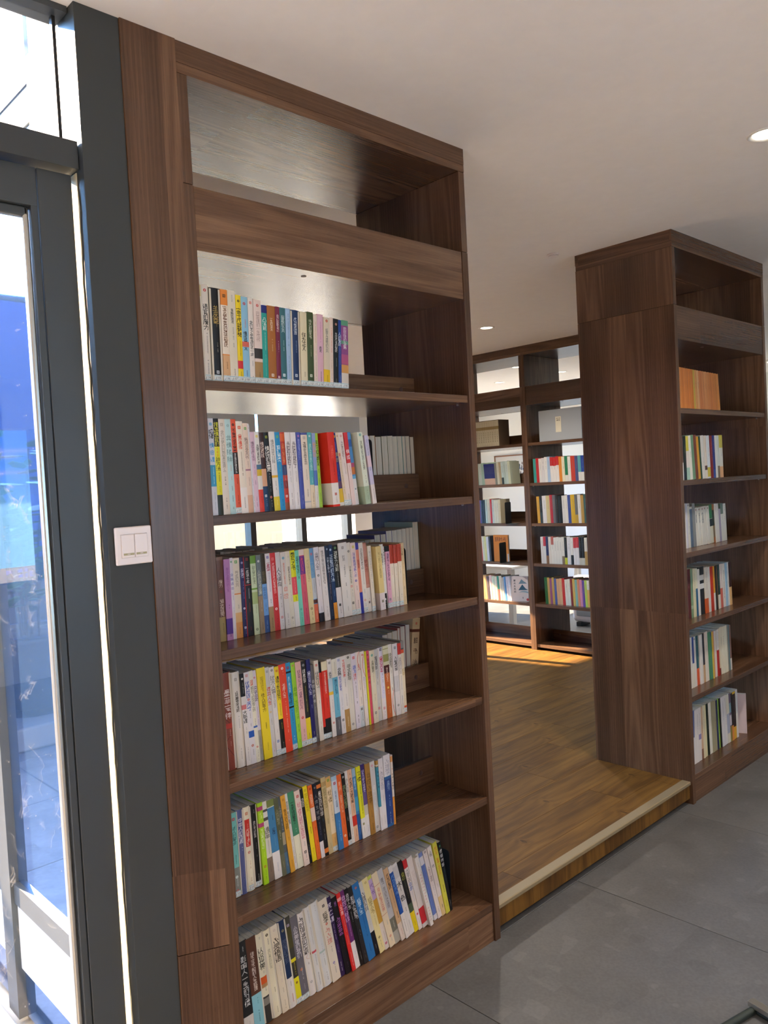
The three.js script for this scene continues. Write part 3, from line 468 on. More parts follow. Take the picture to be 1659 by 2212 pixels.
735 18.0 204 1.0|#e0a8bf;b 0 .09 #1a181a;t .12 .56 #57405e 原则与人性的优势成长;s .6 .72 #a0708a;q .86 #888;k
753 17.0 206 0.5|#bd4733;b .3 1 #e6d8c4;s .05 .2 #6e2418;s .35 .5 #aaa08e;s .84 .92 #888;k
770 16.0 205 0.1|#bd4733;b .3 1 #e6d8c4;s .05 .2 #6e2418;s .35 .5 #aaa08e;s .84 .92 #888;k
786 18.0 206 0.3|#bd4733;b .28 1 #e6d8c4;s .05 .2 #6e2418;s .35 .5 #aaa08e;b .92 1 #c0463a;s .8 .88 #888;k
804 20.0 208 0.9|#e2c79b;t .06 .2 #6a583c 二十几岁;s .32 .44 #9a8a6c;s .5 .62 #9a8a6c;s .7 .76 #777;s .86 .95 #aa9a7c
@A4 -0.088
80 32.0 269 0.9|#8e4431;h #5c2a20;t .17 .48 #efe2dc 墨菲定律;s .58 .66 #d8b8ac;b .52 .57 #b83a2c;s .7 .76 #c89a8c
112 28.0 265 1.2|#e6e0d8;q .08 #a8a29a;t .21 .42 #5c564e 致富黄金法则;s .2 .4 #6a645c;s .46 .6 #aaa;s .8 .92 #aaa49c
140 15.0 257 1.6|#e5e0dc;b 0 .25 #1c1c1c;o .06 #eee;s .1 .22 #ddd;b .34 .39 #d87a7a;t .4 .54 #2c2c2c 大师课;s .58 .66 #999;s .8 .95 #999
155 18.0 258 2.0|#e1dee2;q .04 #d08a8a;t .1 .28 #4a5eb0 刻意训练;o .3 #d86a5c;t .32 .42 #3a52b8 天才;s .44 .6 #999;b .64 .71 #2a5cb8;o .8 #b8644c;s .84 .94 #888
173 13.0 259 2.2|#e8e4cf;t .1 .16 #d84a3a 突破;t .17 .44 #8a8a78 策略下的突围之路;s .52 .62 #777;b .6 .62 #3a64b8;o .83 #d8584a;s .86 .97 #888
186 13.0 257 2.4|#dcd4dd;o .08 #c85a58;t .17 .34 #6c6674 突破自我;s .4 .62 #8a84a0;b .66 1 #a5a498;s .72 .94 #666
199 28.0 261 2.4|#eed528;t .1 .26 #b8a018 超级进化;t .28 .48 #6a5c10 论人的潜力;s .6 .68 #5a5010;s .82 .92 #b09820
227 15.0 258 2.4|#cfcdcb;q .05 #999;t .22 .42 #d2523e 博弈人生;o .5 #d0b070;s .56 .66 #888;s .82 .95 #c88a84
242 17.0 256 2.5|#dedad6;o .04 #666;t .1 .3 #85817e 犹太人给;t .3 .46 #a29e9a 年轻人的智慧;s .52 .6 #bbb;s .7 .76 #aaa;q .84 #5a78b8;k
259 15.0 254 2.6|#efd52c;q .05 #d8503a;t .11 .38 #2c2810 请停止无效努力;s .42 .56 #7a6c10;b .6 1 #1c1a12;s .64 .72 #dcc428;s .86 .95 #ccc;k
274 25.0 257 2.6|#e5492a;o .05 #f6e6e0;s .08 .14 #f0c0b0;t .22 .38 #f5ded4 长寿人生;s .42 .6 #f0c0b0;s .56 .78 #f4d0c4;s .86 .9 #f0b09c
299 20.0 256 2.6|#3498c8;q .06 #a03a5c;b .1 .12 #14202c;t .16 .34 #d8ecf4 我们人类的思维;t .35 .48 #1a3c54 进化论;b .5 .52 #101820;s .54 .7 #1c5478;s .84 .9 #d8ecf4;k
319 15.0 254 2.6|#9dd43a;o .04 #d0705c;t .28 .4 #6a9a24 自信;t .44 .66 #7aa828 高效学习法;s .72 .82 #4c6c1c;s .9 .94 #5c7c24
334 21.0 252 2.4|#e3b5ae;t .1 .56 #8a5a78 把自己活成一道美好的光;o .66 #cc3c3c;s .78 .92 #9a6a6a;k
355 19.0 250 2.4|#2a2826;o .05 #aaa;t .1 .26 #e8e4dc 特朗普学;s .3 .62 #c4c048;b .68 1 #e9d128;s .86 .94 #7a6c14;k
374 15.0 252 2.2|#232061;t .14 .42 #d4d4e8 掌控自己的人生;s .54 .6 #bbb;s .86 .94 #ccc;k
389 12.0 232 2.1|#676668;t .18 .5 #d0cece 自控力成长;s .54 .66 #bbb;s .9 .95 #bbb
401 16.0 243 1.8|#e0d8ca;q .06 #d0503e;t .14 .34 #6a6254 优势练习;s .18 .32 #e0a050;s .5 .56 #777;s .76 .92 #b0887c
417 11.0 236 1.8|#d8301f;b 0 .14 #1a1714;s .2 .5 #7a140c;b .84 1 #181412;k
428 21.0 234 1.7|#dc3420;b 0 .12 #e6ddba;t .14 .42 #f4dcd4 你拥有的远比想象更强大;s .46 .62 #8a160e;b .74 1 #181412;k
449 16.0 238 1.7|#e2dedb;q .05 #666;t .17 .25 #555 看见;b .25 .42 #b8d4e0;b .42 .46 #eec23a;s .52 .7 #aaa;o .82 #d06a5a;s .86 .95 #bbb
465 21.0 235 1.7|#e3ddcb;s .04 .2 #a8a294;b .24 .76 #6ab2d0;t .27 .46 #2c607c 错位的聪明;s .5 .7 #3c7c9c;b .76 1 #606066;s .8 .94 #bbb
486 17.0 237 2.1|#dcd9dc;q .04 #8a94c0;t .14 .24 #555 我在;t .25 .44 #5a60b0 努力成就梦想;s .52 .7 #aaa;q .82 #555;s .86 .94 #999
503 21.0 237 2.0|#e2dcd6;t .05 .28 #d8483c 不抱怨的世界;s .3 .42 #777;s .5 .66 #999;b .7 1 #b08a50;s .8 .94 #eee0c8
524 23.0 237 2.0|#d9d5cb;o .04 #333;t .13 .34 #6a6a60 寻求引导;s .44 .66 #bbb;o .92 #888
547 20.0 237 2.1|#dcd4de;q .06 #d8504e;t .16 .26 #6a78c8 精准;t .27 .36 #d8605c 提升;s .38 .6 #777;s .64 .7 #555;s .82 .94 #555
567 17.0 238 2.0|#e6dbd0;c .0 .25 #d8604a;t .16 .24 #cc7a64 自立;s .38 .52 #8a8078;s .6 .7 #8a8078;b .72 1 #c9d2d8;q .76 #444;s .8 .92 #777
584 16.0 237 1.8|#e8dcd2;o .05 #d05a4a;s .08 .2 #aaa;c .05 .35 #d8604a;t .34 .52 #b8a8c0 做更好的自己;s .58 .7 #aaa;s .9 .94 #aaa
600 7.0 235 1.7|#d9d322
607 12.0 235 1.5|#d85068;o .06 #5c1c3c;t .1 .3 #7a2440 自由思考;t .34 .46 #7a2440 成长;s .5 .86 #a83450
619 21.0 233 1.5|#dcd2b8;o .07 #3a9c98;t .14 .3 #66644e 自律给我;s .3 .46 #a8a48c;s .6 .7 #a8a48c;q .86 #777;s .88 .96 #aaa
640 19.0 232 1.5|#c9c8c6;t .1 .28 #5c5a5c 超级思维;s .3 .5 #777;s .6 .8 #aaa;q .82 #c86a64;s .86 .96 #aaa
659 23.0 234 1.5|#d8d3e6;q .03 #555;t .12 .34 #cf4a58 掌控关系;s .36 .5 #777;s .54 .64 #8a9ad0;b .7 1 #e6dbdc;q .84 #d88a84;s .88 .96 #aaa
682 23.0 236 1.4|#dbd8b8;b .04 .22 #98985a;b .05 .12 #dbd8b8;b .27 .38 #4c1c1a;b .38 1 #bd622c;t .3 .5 #e8d0c0 做生活的主人;o .58 #e6c43c;s .62 .68 #f0d8c4;s .84 .94 #e0a88a
705 16.0 237 1.4|#e2ddd2;t .12 .32 #6a665e 持续进化;s .36 .56 #999;s .6 .66 #555;c .64 1 #d8442e;s .84 .94 #999
721 22.0 236 1.0|#dcd6d6;q .06 #777;t .18 .38 #3a3634 心智突围;b .45 .67 #c9c5c6;s .52 .62 #aaa;o .86 #888;s .9 .96 #aaa
743 15.0 234 0.7|#c8382c;b .16 1 #e2dad0;s .04 .14 #7a1c14;t .2 .44 #a8a09c 自由的时间;s .46 .66 #999;s .74 .94 #777
758 14.0 238 0.5|#4a4644;b 0 .1 #8c8884;b .12 .17 #de5a34;b .17 1 #e4d5b8;t .38 .48 #b89c5c 哲学;s .7 .84 #aaa08a;b .9 1 #d8582e;k
@A5 -0.096
83 20.0 235 0.3|#7cc6bd;q .08 #c04858;t .16 .38 #33605c 巨人的脚步;s .5 .62 #45706c;b .65 1 #85887f;o .76 #e6e6e0;s .78 .88 #ccc;o .92 #cc5a50;k
103 23.0 237 0.5|#5a6396;t .1 .4 #e8e8f0 中国人的修养;s .44 .5 #c0c4dc;s .8 .92 #3c4474
126 25.0 237 0.9|#ebe4ca;q .08 #d07a58;b .15 .47 #cf3022;t .26 .46 #f2d8cc 成就了卓越;s .2 .4 #f0c8b8;o .54 #cc7a68;s .64 .74 #c09a84;s .84 .94 #b08a78;k
151 27.0 235 1.3|#17171a;s .06 .12 #ccc;t .2 .4 #ece8e4 我们内心的冲突;s .46 .64 #888;s .84 .94 #ddd;k
178 17.0 236 2.0|#a9d820;b .05 .1 #b84a7a;t .12 .2 #d8f088 无惧;b .25 .3 #b84a7a;t .32 .56 #e8f8c0 不完美的自己;s .6 .68 #d0ec80;q .78 #b87a30;s .82 .94 #7a9c20
195 22.0 233 2.8|#e2dfd5;b .1 .13 #555654;b .2 .24 #555654;t .32 .46 #77736a 等待;s .48 .66 #999;b .7 1 #857263;s .74 .9 #5c4c40
217 26.0 233 3.7|#7e8c4a;b .09 .14 #e6e6dc;b .1 .66 #4686b4;s .2 .28 #234e74;t .36 .44 #1c3c5c 家族;s .46 .6 #6aa0b8;b .66 1 #e8e4e4;s .8 .92 #aab4cc
243 15.0 231 4.4|#5e6246;t .14 .34 #98987c 人性的弱点;s .4 .54 #e0e0d0;b .72 1 #6c6c54;s .8 .92 #a8a888
258 14.0 231 5.2|#576167;t .12 .26 #a49e8a 人性的;s .28 .44 #e0e4e6;b .46 .62 #b2a88c;b .72 1 #52738e;s .8 .92 #a8b8c8
272 16.0 233 5.7|#e0a63a;q .06 #b8842c;t .18 .44 #7a5a18 做自己的心理师;s .54 .6 #8a6a24;s .84 .94 #9a6c1c
288 12.0 232 5.8|#e2dfd8;t .1 .4 #77756e 改变自己从今天做起;s .6 .64 #777;s .7 .92 #777
300 22.0 233 5.8|#4b9470;t .12 .42 #16281e 一生无你就够了;s .48 .54 #b8d8c4;b .57 1 #e9e8cf;s .82 .9 #c0bc9c
322 20.0 231 5.9|#ebd8cd;q .08 #d0443c;t .16 .64 #d8788a 好习惯成就好人生好运;s .68 .76 #999;q .82 #555;s .84 .94 #888
342 12.0 229 5.6|#161617;t .12 .24 #e6e2de 高效率;s .34 .42 #ccc;s .74 .9 #ddd
354 17.0 234 5.6|#efd924;q .06 #c8b41c;t .1 .34 #b8a41c 学习的艺术;s .54 .64 #4c4410;s .82 .92 #b89c18
371 16.0 231 5.3|#e9702f;q .05 #9a3c14;t .12 .28 #f4ccb0 高效学习;b .3 .48 #efd2c0;s .56 .62 #8a4418;s .74 .94 #a85018
387 14.0 232 5.0|#14192c;q .06 #8a8a90;t .14 .5 #8e8c88 人类生死学;s .52 .7 #8a8c98;b .78 1 #e6e0e2;s .82 .92 #c0b8c8
401 17.0 232 4.7|#1d1a18;b .04 .09 #e07a34;t .13 .46 #e8e2da 最高效的经济学;s .5 .56 #3a88b8;s .64 .8 #aaa;b .9 .96 #e07a34
418 18.0 239 4.3|#cdb98a;b .06 .12 #b89c64;t .14 .4 #9a8a5c 哲学与生活;s .54 .62 #8a7a50;s .86 .94 #a8986c
436 19.0 235 4.0|#deaf6a;q .05 #6ca838;b .14 .76 #ecd8b4;t .18 .34 #7c6a44 好习惯;s .36 .6 #b09c74;s .8 .9 #9a7840;k
455 20.0 232 4.1|#cfdcea;b 0 .06 #a9c8e0;q .1 #b83040;t .2 .42 #6a80a8 优秀从好习惯开始;b .5 1 #3c7cb8;s .6 .9 #a8c8e4
475 19.0 231 4.2|#e2672c;t .1 .22 #f4d0b8 学习力;t .28 .52 #f0c0a0 高效学习的方法;s .6 .7 #9c3c10;o .84 #f4dcc8
494 15.0 229 4.1|#161413;q .05 #c8c4be;t .16 .48 #8ca070 我们内心的智慧;s .6 .66 #ddd;s .82 .9 #ddd;k
509 14.0 232 4.3|#e4e0dc;t .1 .3 #8a8480 当下的力量;s .5 .6 #999;s .64 .94 #888
523 18.0 232 4.2|#e6b797;s .05 .08 #8a5c40;t .12 .46 #2e221a 成长的一万种可能;s .48 .62 #b07c60;b .64 .78 #cc3424;s .82 .94 #9a6040
541 14.0 231 3.9|#3f82b8;b 0 .12 #9ab8cc;t .14 .3 #b8d4e4 重来也不晚;b .4 .6 #4aa4cc;b .64 1 #26589c;s .8 .94 #7ca0d0
555 17.0 233 3.6|#e2e226;t .06 .22 #26260c 习惯;s .26 .66 #4c4c14;b .72 1 #e6e2de;q .8 #777;s .84 .94 #aaa
572 17.0 234 3.3|#3c2a6e;t .08 .5 #d8d0ec 把生活过成你想要的样子;b .38 .56 #66548c;b .56 .7 #c8c2b0;b .7 1 #e4e0de;s .84 .94 #aaa
589 21.0 231 3.1|#a87c3a;t .12 .56 #7c5820 自控心理学;s .66 .76 #6e4e1c;s .84 .94 #5c4014
610 23.0 230 2.9|#d2d1d0;o .06 #d88a98;s .08 .14 #aaa;t .34 .44 #eceae8 数据;s .48 .6 #eee;s .7 .9 #bbb;q .93 #888
633 9.0 229 2.3|#b0843e;b .06 .08 #e0dcd4;b .09 .66 #3f93ae;t .14 .4 #1c5c74 明智的选择;b .66 1 #e3dee0;s .82 .94 #999
642 20.0 231 1.8|#e2dde0;s .12 .15 #888;t .18 .44 #9a98a8 与压力共处;s .52 .6 #b0b0b0;s .8 .94 #aaa
662 29.0 236 1.1|#e2dfe2;t .06 .28 #b0b0bc 心理学;b .3 1 #36699e;b .34 .96 #2a4486;t .36 .5 #aac4e4 自控力;s .56 .72 #c4d4ec;s .8 .96 #dfe8f4
691 9.0 229 0.4|#e6dcd2;b .02 .1 #e0a060;o .2 #d88a50;t .26 .5 #8a7460 中国人的智慧;b .6 1 #de9440;s .9 .94 #8a5a20
@A6 -0.084
81 31.4 265 2.4|#26282a;s .06 .12 #eee;t .16 .7 #dcdee0 影响人一生的习惯;b .8 1 #d9d3cd;s .86 .94 #b8b0a8
113 32.7 264 3.4|#5c3a2a;t .16 .58 #eadfd6 你不可不知的人生哲理;b .62 1 #8fcbdb;s .66 .74 #5a98ac;s .8 .94 #3c6c7c
145 32.2 262 4.5|#e6e0c6;s .04 .08 #777;t .16 .4 #3a3830 认识世界;s .42 .46 #888;b .48 .56 #dc5f22;b .56 .6 #b88e64;s .6 .66 #777;b .7 1 #3a3835;b .72 .8 #8a8880
177 30.5 261 5.4|#ebe3c6;o .06 #3c3430;s .1 .18 #888;t .22 .44 #b0ac94 我们最好的时代;s .66 .72 #8a8468;s .88 .96 #a8a288
208 23.6 264 5.8|#e7dbc4;o .06 #d8c4b4;t .14 .42 #3c362e 心灵悟语;s .46 .66 #d0bcc0;s .72 .78 #a89c88;s .86 .96 #b0a490
232 29.4 267 5.9|#1f3258;o .12 #a09468;t .22 .5 #5c6888 灵魂的力量;b .66 1 #e3ddd8;s .7 .76 #888;s .84 .94 #a85a54
261 19.2 268 6.4|#47463f;q .1 #b8a8c8;b .12 .36 #54502c;b .48 .52 #e9dc1c;b .52 .7 #3c3b34;s .5 .68 #e0d42c;b .7 .94 #eadf22;o .76 #b88c24;k
280 27.3 260 6.8|#6d6a72;t .12 .5 #d8d4dc 小世界里的我们;o .64 #d8743c;s .6 .76 #ccc;s .8 .9 #aaa;k
307 27.1 260 7.4|#e4dedb;t .05 .5 #56504c 与时俱进的启蒙;c .5 .58 #d8b8ac;s .6 .64 #444;o .84 #aaa
335 26.0 268 7.8|#dcdcdc;s .04 .2 #aaa;s .24 .46 #b0b0b0;b .52 .545 #cc5058;s .56 .7 #999;s .78 .94 #888
361 34.6 271 8.6|#dadcdd;s .04 .12 #aaa;s .5 .6 #bbb;b .58 .6 #b0c4bc;s .62 .76 #999;s .84 .94 #888
395 32.3 267 8.7|#e3d8c6;q .08 #2c2a2a;t .16 .28 #46423a 哲学;o .3 #d0604a;t .34 .54 #d88a7c 与心理;s .58 .66 #888;o .78 #8a80c0;s .8 .92 #888
427 20.6 263 9.3|#33204f;t .06 .32 #e8e2f2 死亡课;s .34 .56 #c0b4d8;s .6 .7 #7a68a0;s .82 .96 #ddd
448 23.3 257 9.8|#17141a;t .06 .12 #a06ab8 掌控;t .26 .5 #a860b0 与爱共存;s .52 .66 #6c4478;s .84 .94 #6c4478
471 14.6 265 10.4|#e0302c;b .06 .1 #f0a09c;t .14 .28 #f8dcd8 人生实录;s .3 .5 #f0a8a0;s .54 .66 #f0b0a8;s .76 .94 #f8c8c4
486 20.1 265 10.7|#6e2f70;t .06 .4 #d8b0dc 自控力训练;s .3 .6 #c8a0cc;b .66 1 #ece6e6;s .78 .9 #c8b8cc;n
506 16.0 266 11.3|#191719;t .06 .26 #dfdbdf 自信人生;s .3 .44 #c8c4c8;s .82 .94 #aaa
522 17.6 266 11.5|#29272a;t .12 .42 #d8d4d6 影响人生的书;s .56 .64 #aaa;s .84 .94 #777
540 30.5 268 12.1|#2d74b4;o .06 #e0705c;t .2 .4 #dcecf6 哲学人生;s .42 .7 #154c80;s .8 .9 #154c80
570 21.9 263 12.6|#d6d3cf;t .14 .4 #66605c 心理的力量;s .5 .66 #c4c0bc;b .68 1 #191a24;s .84 .92 #bbb
592 24.0 268 13.3|#ebdba0;o .06 #c0aa68;t .26 .48 #a4905a 哲学小书;s .5 .66 #b8a670;o .8 #8c8058;s .84 .94 #9c9068
616 18.9 269 13.5|#c4a9d2;b 0 .05 #c8d060;t .1 .26 #8a64a4 成长;b .32 .64 #d0a03c;b .64 1 #e6dad4;q .92 #c04a58;s .76 .9 #aaa
635 24.9 271 13.9|#e9d7b9;b .16 .165 #c06a58;t .2 .52 #d88672 自己也能改变世界;b .56 .565 #c06a58;s .64 .72 #aaa;o .86 #d88a74;s .88 .94 #aaa
660 26.4 272 14.1|#c3c2c6;t .12 .2 #5c5a60 学习;t .24 .52 #7c7a80 学习的方法与理论;b .66 .84 #77766a;s .7 .8 #d8d6cc;b .84 1 #b4b0a6
686 19.7 268 14.1|#d3ac84;t .08 .28 #3c2e22 成长的智慧;s .3 .56 #9a7a5a;s .6 .7 #4a3828;b .76 1 #e2d2c6;s .84 .94 #c8908c
706 16.6 270 14.1|#2454a8;b 0 .09 #e2dcda;t .12 .4 #7aa4e0 成功的方法;s .42 .58 #8ab0e4;b .66 1 #e3dcd8;s .74 .92 #888
723 26.2 267 14.2|#e0dbd9;b .04 .2 #d0cccc;t .25 .32 #222 木;s .32 .4 #555;t .44 .52 #222 色;s .62 .68 #777;s .8 .92 #999
749 20.2 267 13.8|#1f1d22;t .16 .26 #c0c04c 自己;s .28 .54 #787630;b .6 .72 #4c5c48;b .72 1 #e8cc1a;s .86 .92 #a88c14
769 18.0 264 13.3|#c82c34;b .12 1 #e6dad6;t .14 .32 #8a8684 大学之路;t .32 .44 #5c78c0 自我;s .44 .6 #aab4d0;q .78 #d8707c;s .84 .92 #aaa
787 24.5 265 13.3|#e5dcd9;t .2 .4 #d8c8c4 时间的力量;b .72 .94 #d02c34
812 14.7 260 13.3|#e3ddd8;x .24 .94 #d8a4a0 PROTESTANT ETHIC;s .08 .16 #aaa;f .01
826 18.5 260 13.3|#dcdfe2;o .04 #c86a70;t .2 .58 #55585c 成长的力量与世界的精神;s .6 .68 #777;s .76 .92 #888
845 17.7 259 13.5|#dfdce2;b .0 .06 #7a8ccc;b .18 .92 #6a80c4;s .2 .85 #4a5ca4
863 19.3 261 13.3|#e6dad8;q .03 #8a8280;s .06 .12 #aaa;t .24 .46 #a08c8c 人生十二课程;s .52 .68 #aaa;s .84 .92 #888
882 20.0 265 12.5|#e4d8d4;t .06 .14 #555 人性;t .26 .3 #777 论;s .54 .62 #aaa;b .72 1 #dfc38c;s .84 .92 #4c4434
902 20.4 270 11.2|#d5cf4e;t .06 .18 #d8682c 好口才;t .22 .46 #d8742c 影响一生的口才;s .6 .72 #5c5a24;s .82 .92 #8a8634
922 15.7 261 10.0|#14171b;q .06 #57a868;t .1 .36 #dfe0e2 逻辑思维;s .38 .6 #3c7c84;s .84 .94 #b8bcc0
@B2 -0.014
2629 17.0 212 -0.2|#5a3a32;b .6 1 #d8d0c4
2646 31.0 213 0.5|#1d2724;s .2 .4 #aab0a0;b .8 1 #1c2a34
2677 37.0 212 1.9|#ddd3cb;b 0 .34 #cfc04a;b .72 1 #9cbcae
2714 27.0 215 3.1|#e2ddd2;s .2 .5 #888
2741 31.0 218 4.2|#6c9272
2772 31.0 218 4.4|#7a3f30;s .1 .3 #a8705c
2803 26.0 210 4.6|#d29a34
2829 16.0 213 4.1|#264c3c;s .2 .6 #c0c8b8
2845 35.0 216 3.2|#dad5cc;s .5 .7 #a88878
2880 26.0 216 2.7|#e0d3c4;s .05 .4 #b08c78;b .7 .8 #4c2c24
2906 35.0 216 2.4|#d8dce0;s .2 .5 #6a8cb0;b .74 .96 #cdb84c
2941 31.0 216 2.0|#83262a;s .1 .6 #d0a8a0
2972 27.0 217 1.6|#2c3a82;b .8 1 #35549a;s .1 .4 #a8b0d8
2999 26.0 217 1.8|#dedbd2
3025 26.0 217 1.3|#d3d8cf;s .1 .4 #999;b .72 1 #7c6a54
3051 40.0 219 0.9|#e0dccf;b 0 .3 #cfc04a;b .74 1 #dfa878;s .1 .5 #777
@B3 -0.1
2809 17.0 228 0.6|#e2dccb;s .2 .5 #999
2826 16.0 227 0.8|#d8d6da;b .0 1 #d2ced8
2842 28.0 226 1.1|#e0dacd;q .04 #444;s .2 .7 #777
2870 35.0 208 1.7|#5f7288;b 0 .06 #e0dacd;s .1 .5 #3a4c60
2905 31.0 224 2.3|#8b8d8c
2936 32.0 200 2.7|#e0dcd0;q .06 #8a3c3c;t .15 .4 #555c68 人类的哲学
2968 33.0 200 3.0|#e0dcd0;q .06 #8a3c3c;t .15 .4 #555c68 世界的认识
3001 36.0 201 3.7|#e0dcd0;q .06 #8a3c3c;t .15 .42 #555c68 论自由
3037 35.0 202 3.9|#e0dcd0;q .06 #8a3c3c;s .15 .4 #b0b0b0
3072 31.0 202 3.9|#dfdbcf;q .06 #8a3c3c;s .15 .4 #b0b0b0
3103 38.0 207 4.0|#2f7a4c;b .36 1 #ddd8c0;b .37 .56 #1b2a32
3141 22.0 207 3.8|#b06a3a;b .15 .6 #2c3428;b .55 .85 #8a7458
3163 23.0 208 3.3|#e2ddd4;s .05 .2 #a08878
3186 25.0 208 2.8|#e0dcd4;s .06 .4 #999
3211 24.0 178 3.0|#aaa0b4
3235 33.0 206 2.4|#6f8478;b .28 1 #e2e0d4;s .3 .8 #bbb
3268 36.0 203 2.0|#e4e0d4;s .04 .2 #5a4444;s .34 .46 #333
@B4 -0.075
2755 44.0 248 -0.1|#5c1d1f;s .3 .4 #d8c4bc
2799 22.0 248 0.1|#7d9c7c;s .2 .5 #3c543c;b .75 .82 #a8bca4
2821 29.0 247 0.3|#e0d8b0;s .1 .6 #888
2850 22.0 245 0.7|#dfdcc0;b .42 1 #2a6488
2872 25.0 238 0.5|#e3dfd8
2897 54.0 245 0.5|#191c1f;b .17 .28 #d8d8d4;b .35 .46 #d8d8d4
2951 38.0 239 0.9|#ddd6c8;s .1 .5 #888;b .68 1 #d2602e
2989 32.0 236 1.3|#e2ddd0;s .2 .35 #999
3021 34.0 235 1.7|#c23318;s .1 .8 #d85a3c
3055 19.0 234 2.3|#d8982c;b .6 1 #e2dcd4;s .1 .5 #8a5c18
3074 23.0 234 2.3|#22211c;s .2 .7 #6a5c3c
3097 15.0 235 2.0|#8a5436;s .1 .6 #b88a68
3112 27.0 236 1.8|#27423a;b .68 1 #e0dccc;s .1 .5 #aabcb0
3139 30.0 236 1.5|#e0d2c8;b .55 1 #d06a58;s .1 .4 #a88
3169 36.0 234 0.9|#e3ddd2;s .15 .8 #444
3205 28.0 236 1.1|#a3c6dc;s .1 .7 #5a88a8
3233 24.0 235 1.5|#e4e0d8;s .1 .5 #999
3257 25.0 235 1.8|#3c2022;b .58 1 #dfb274
@B5 -0.076
2763 23.0 257 0.2|#dedad0;s .1 .6 #888
2786 19.0 257 0.6|#2d4892;b .52 1 #e0dccc
2805 27.0 255 1.5|#e2dcd4;q .05 #333
2832 34.0 254 1.6|#1f5a66;b .66 1 #dc5a2c;s .1 .5 #8ab0b4
2866 35.0 254 1.5|#e2dfd8;s .5 .6 #999
2901 29.0 255 1.7|#202630;b .64 1 #cba67c;s .1 .5 #8a94a4
2930 38.0 258 1.9|#e0d6c8;s .1 .4 #999
2968 32.0 251 1.5|#4c8e68;s .2 .7 #88b898
3000 14.0 247 1.6|#336a86;b 0 .08 #24408c;b .1 1 #4a907c
3014 13.0 247 1.6|#dcc050
3027 19.0 247 1.6|#d88a66
3046 24.0 245 1.2|#e2dad2;s .1 .5 #999
3070 23.0 249 1.0|#e2ddd8;b .44 1 #b82c26;s .05 .4 #777
3093 21.0 250 0.9|#ddd0b0;b .85 1 #7a3028
3114 25.0 254 1.0|#e2dcc4;s .2 .4 #666
3139 29.0 252 1.3|#e2dcc4;s .2 .4 #666
3168 32.0 253 1.9|#e2dec8
3200 21.0 252 1.7|#94948a
3221 11.0 251 1.7|#5c8a96
3232 23.0 245 1.5|#8e6a60;b .74 1 #e2dcd4
@B6 -0.072
2745 14.0 272 -2.2|#5c6c98;b .5 1 #d8d8dc
2759 22.0 270 -1.9|#e2dedd
2781 26.0 271 -1.3|#e4e0df;s .1 .5 #777
2807 33.0 271 -0.7|#e3dedc;s .1 .5 #888;b .5 .6 #8a84b8
2840 22.0 268 -0.1|#d8b494;b .8 1 #8a6450;s .2 .5 #666
2862 20.0 273 0.6|#e2d8b8;s .1 .6 #777
2882 28.0 269 1.4|#e6dfb0
2910 27.0 270 1.7|#182a20;s .3 .5 #7a9080
2937 31.0 269 1.9|#e4e2d6
2968 29.0 271 2.0|#a09a7c;s .3 .6 #5c5844
2997 28.0 266 2.1|#a09a7c;s .3 .6 #5c5844
3025 22.0 264 2.1|#26305c;s .4 .8 #8a94bc
3047 21.0 266 2.1|#94bc4c;s .1 .4 #5c8024
3068 18.0 265 2.3|#161616
3086 39.0 267 2.8|#d8d8de;s .1 .5 #777
3125 31.0 266 3.1|#e0dedf;s .05 .6 #888
3156 32.0 265 2.8|#dcd8c8;b .4 .8 #a8b0c8
3188 22.0 265 2.6|#6a5c78;b .2 .4 #7ca4b4;b .45 .66 #c4c0cc;b .68 1 #8a7a3c
3210 21.0 260 2.2|#211a18;b .68 1 #dc8a48
3231 41.0 260 1.6|#2c1a1c;b 0 .05 #e0bc30;b .74 1 #e0ac38;s .1 .6 #c8bcb0
3272 25.0 265 0.9|#dfdcd8;b 0 .5 #d8d8d8;s .05 .5 #5a7a94
`;
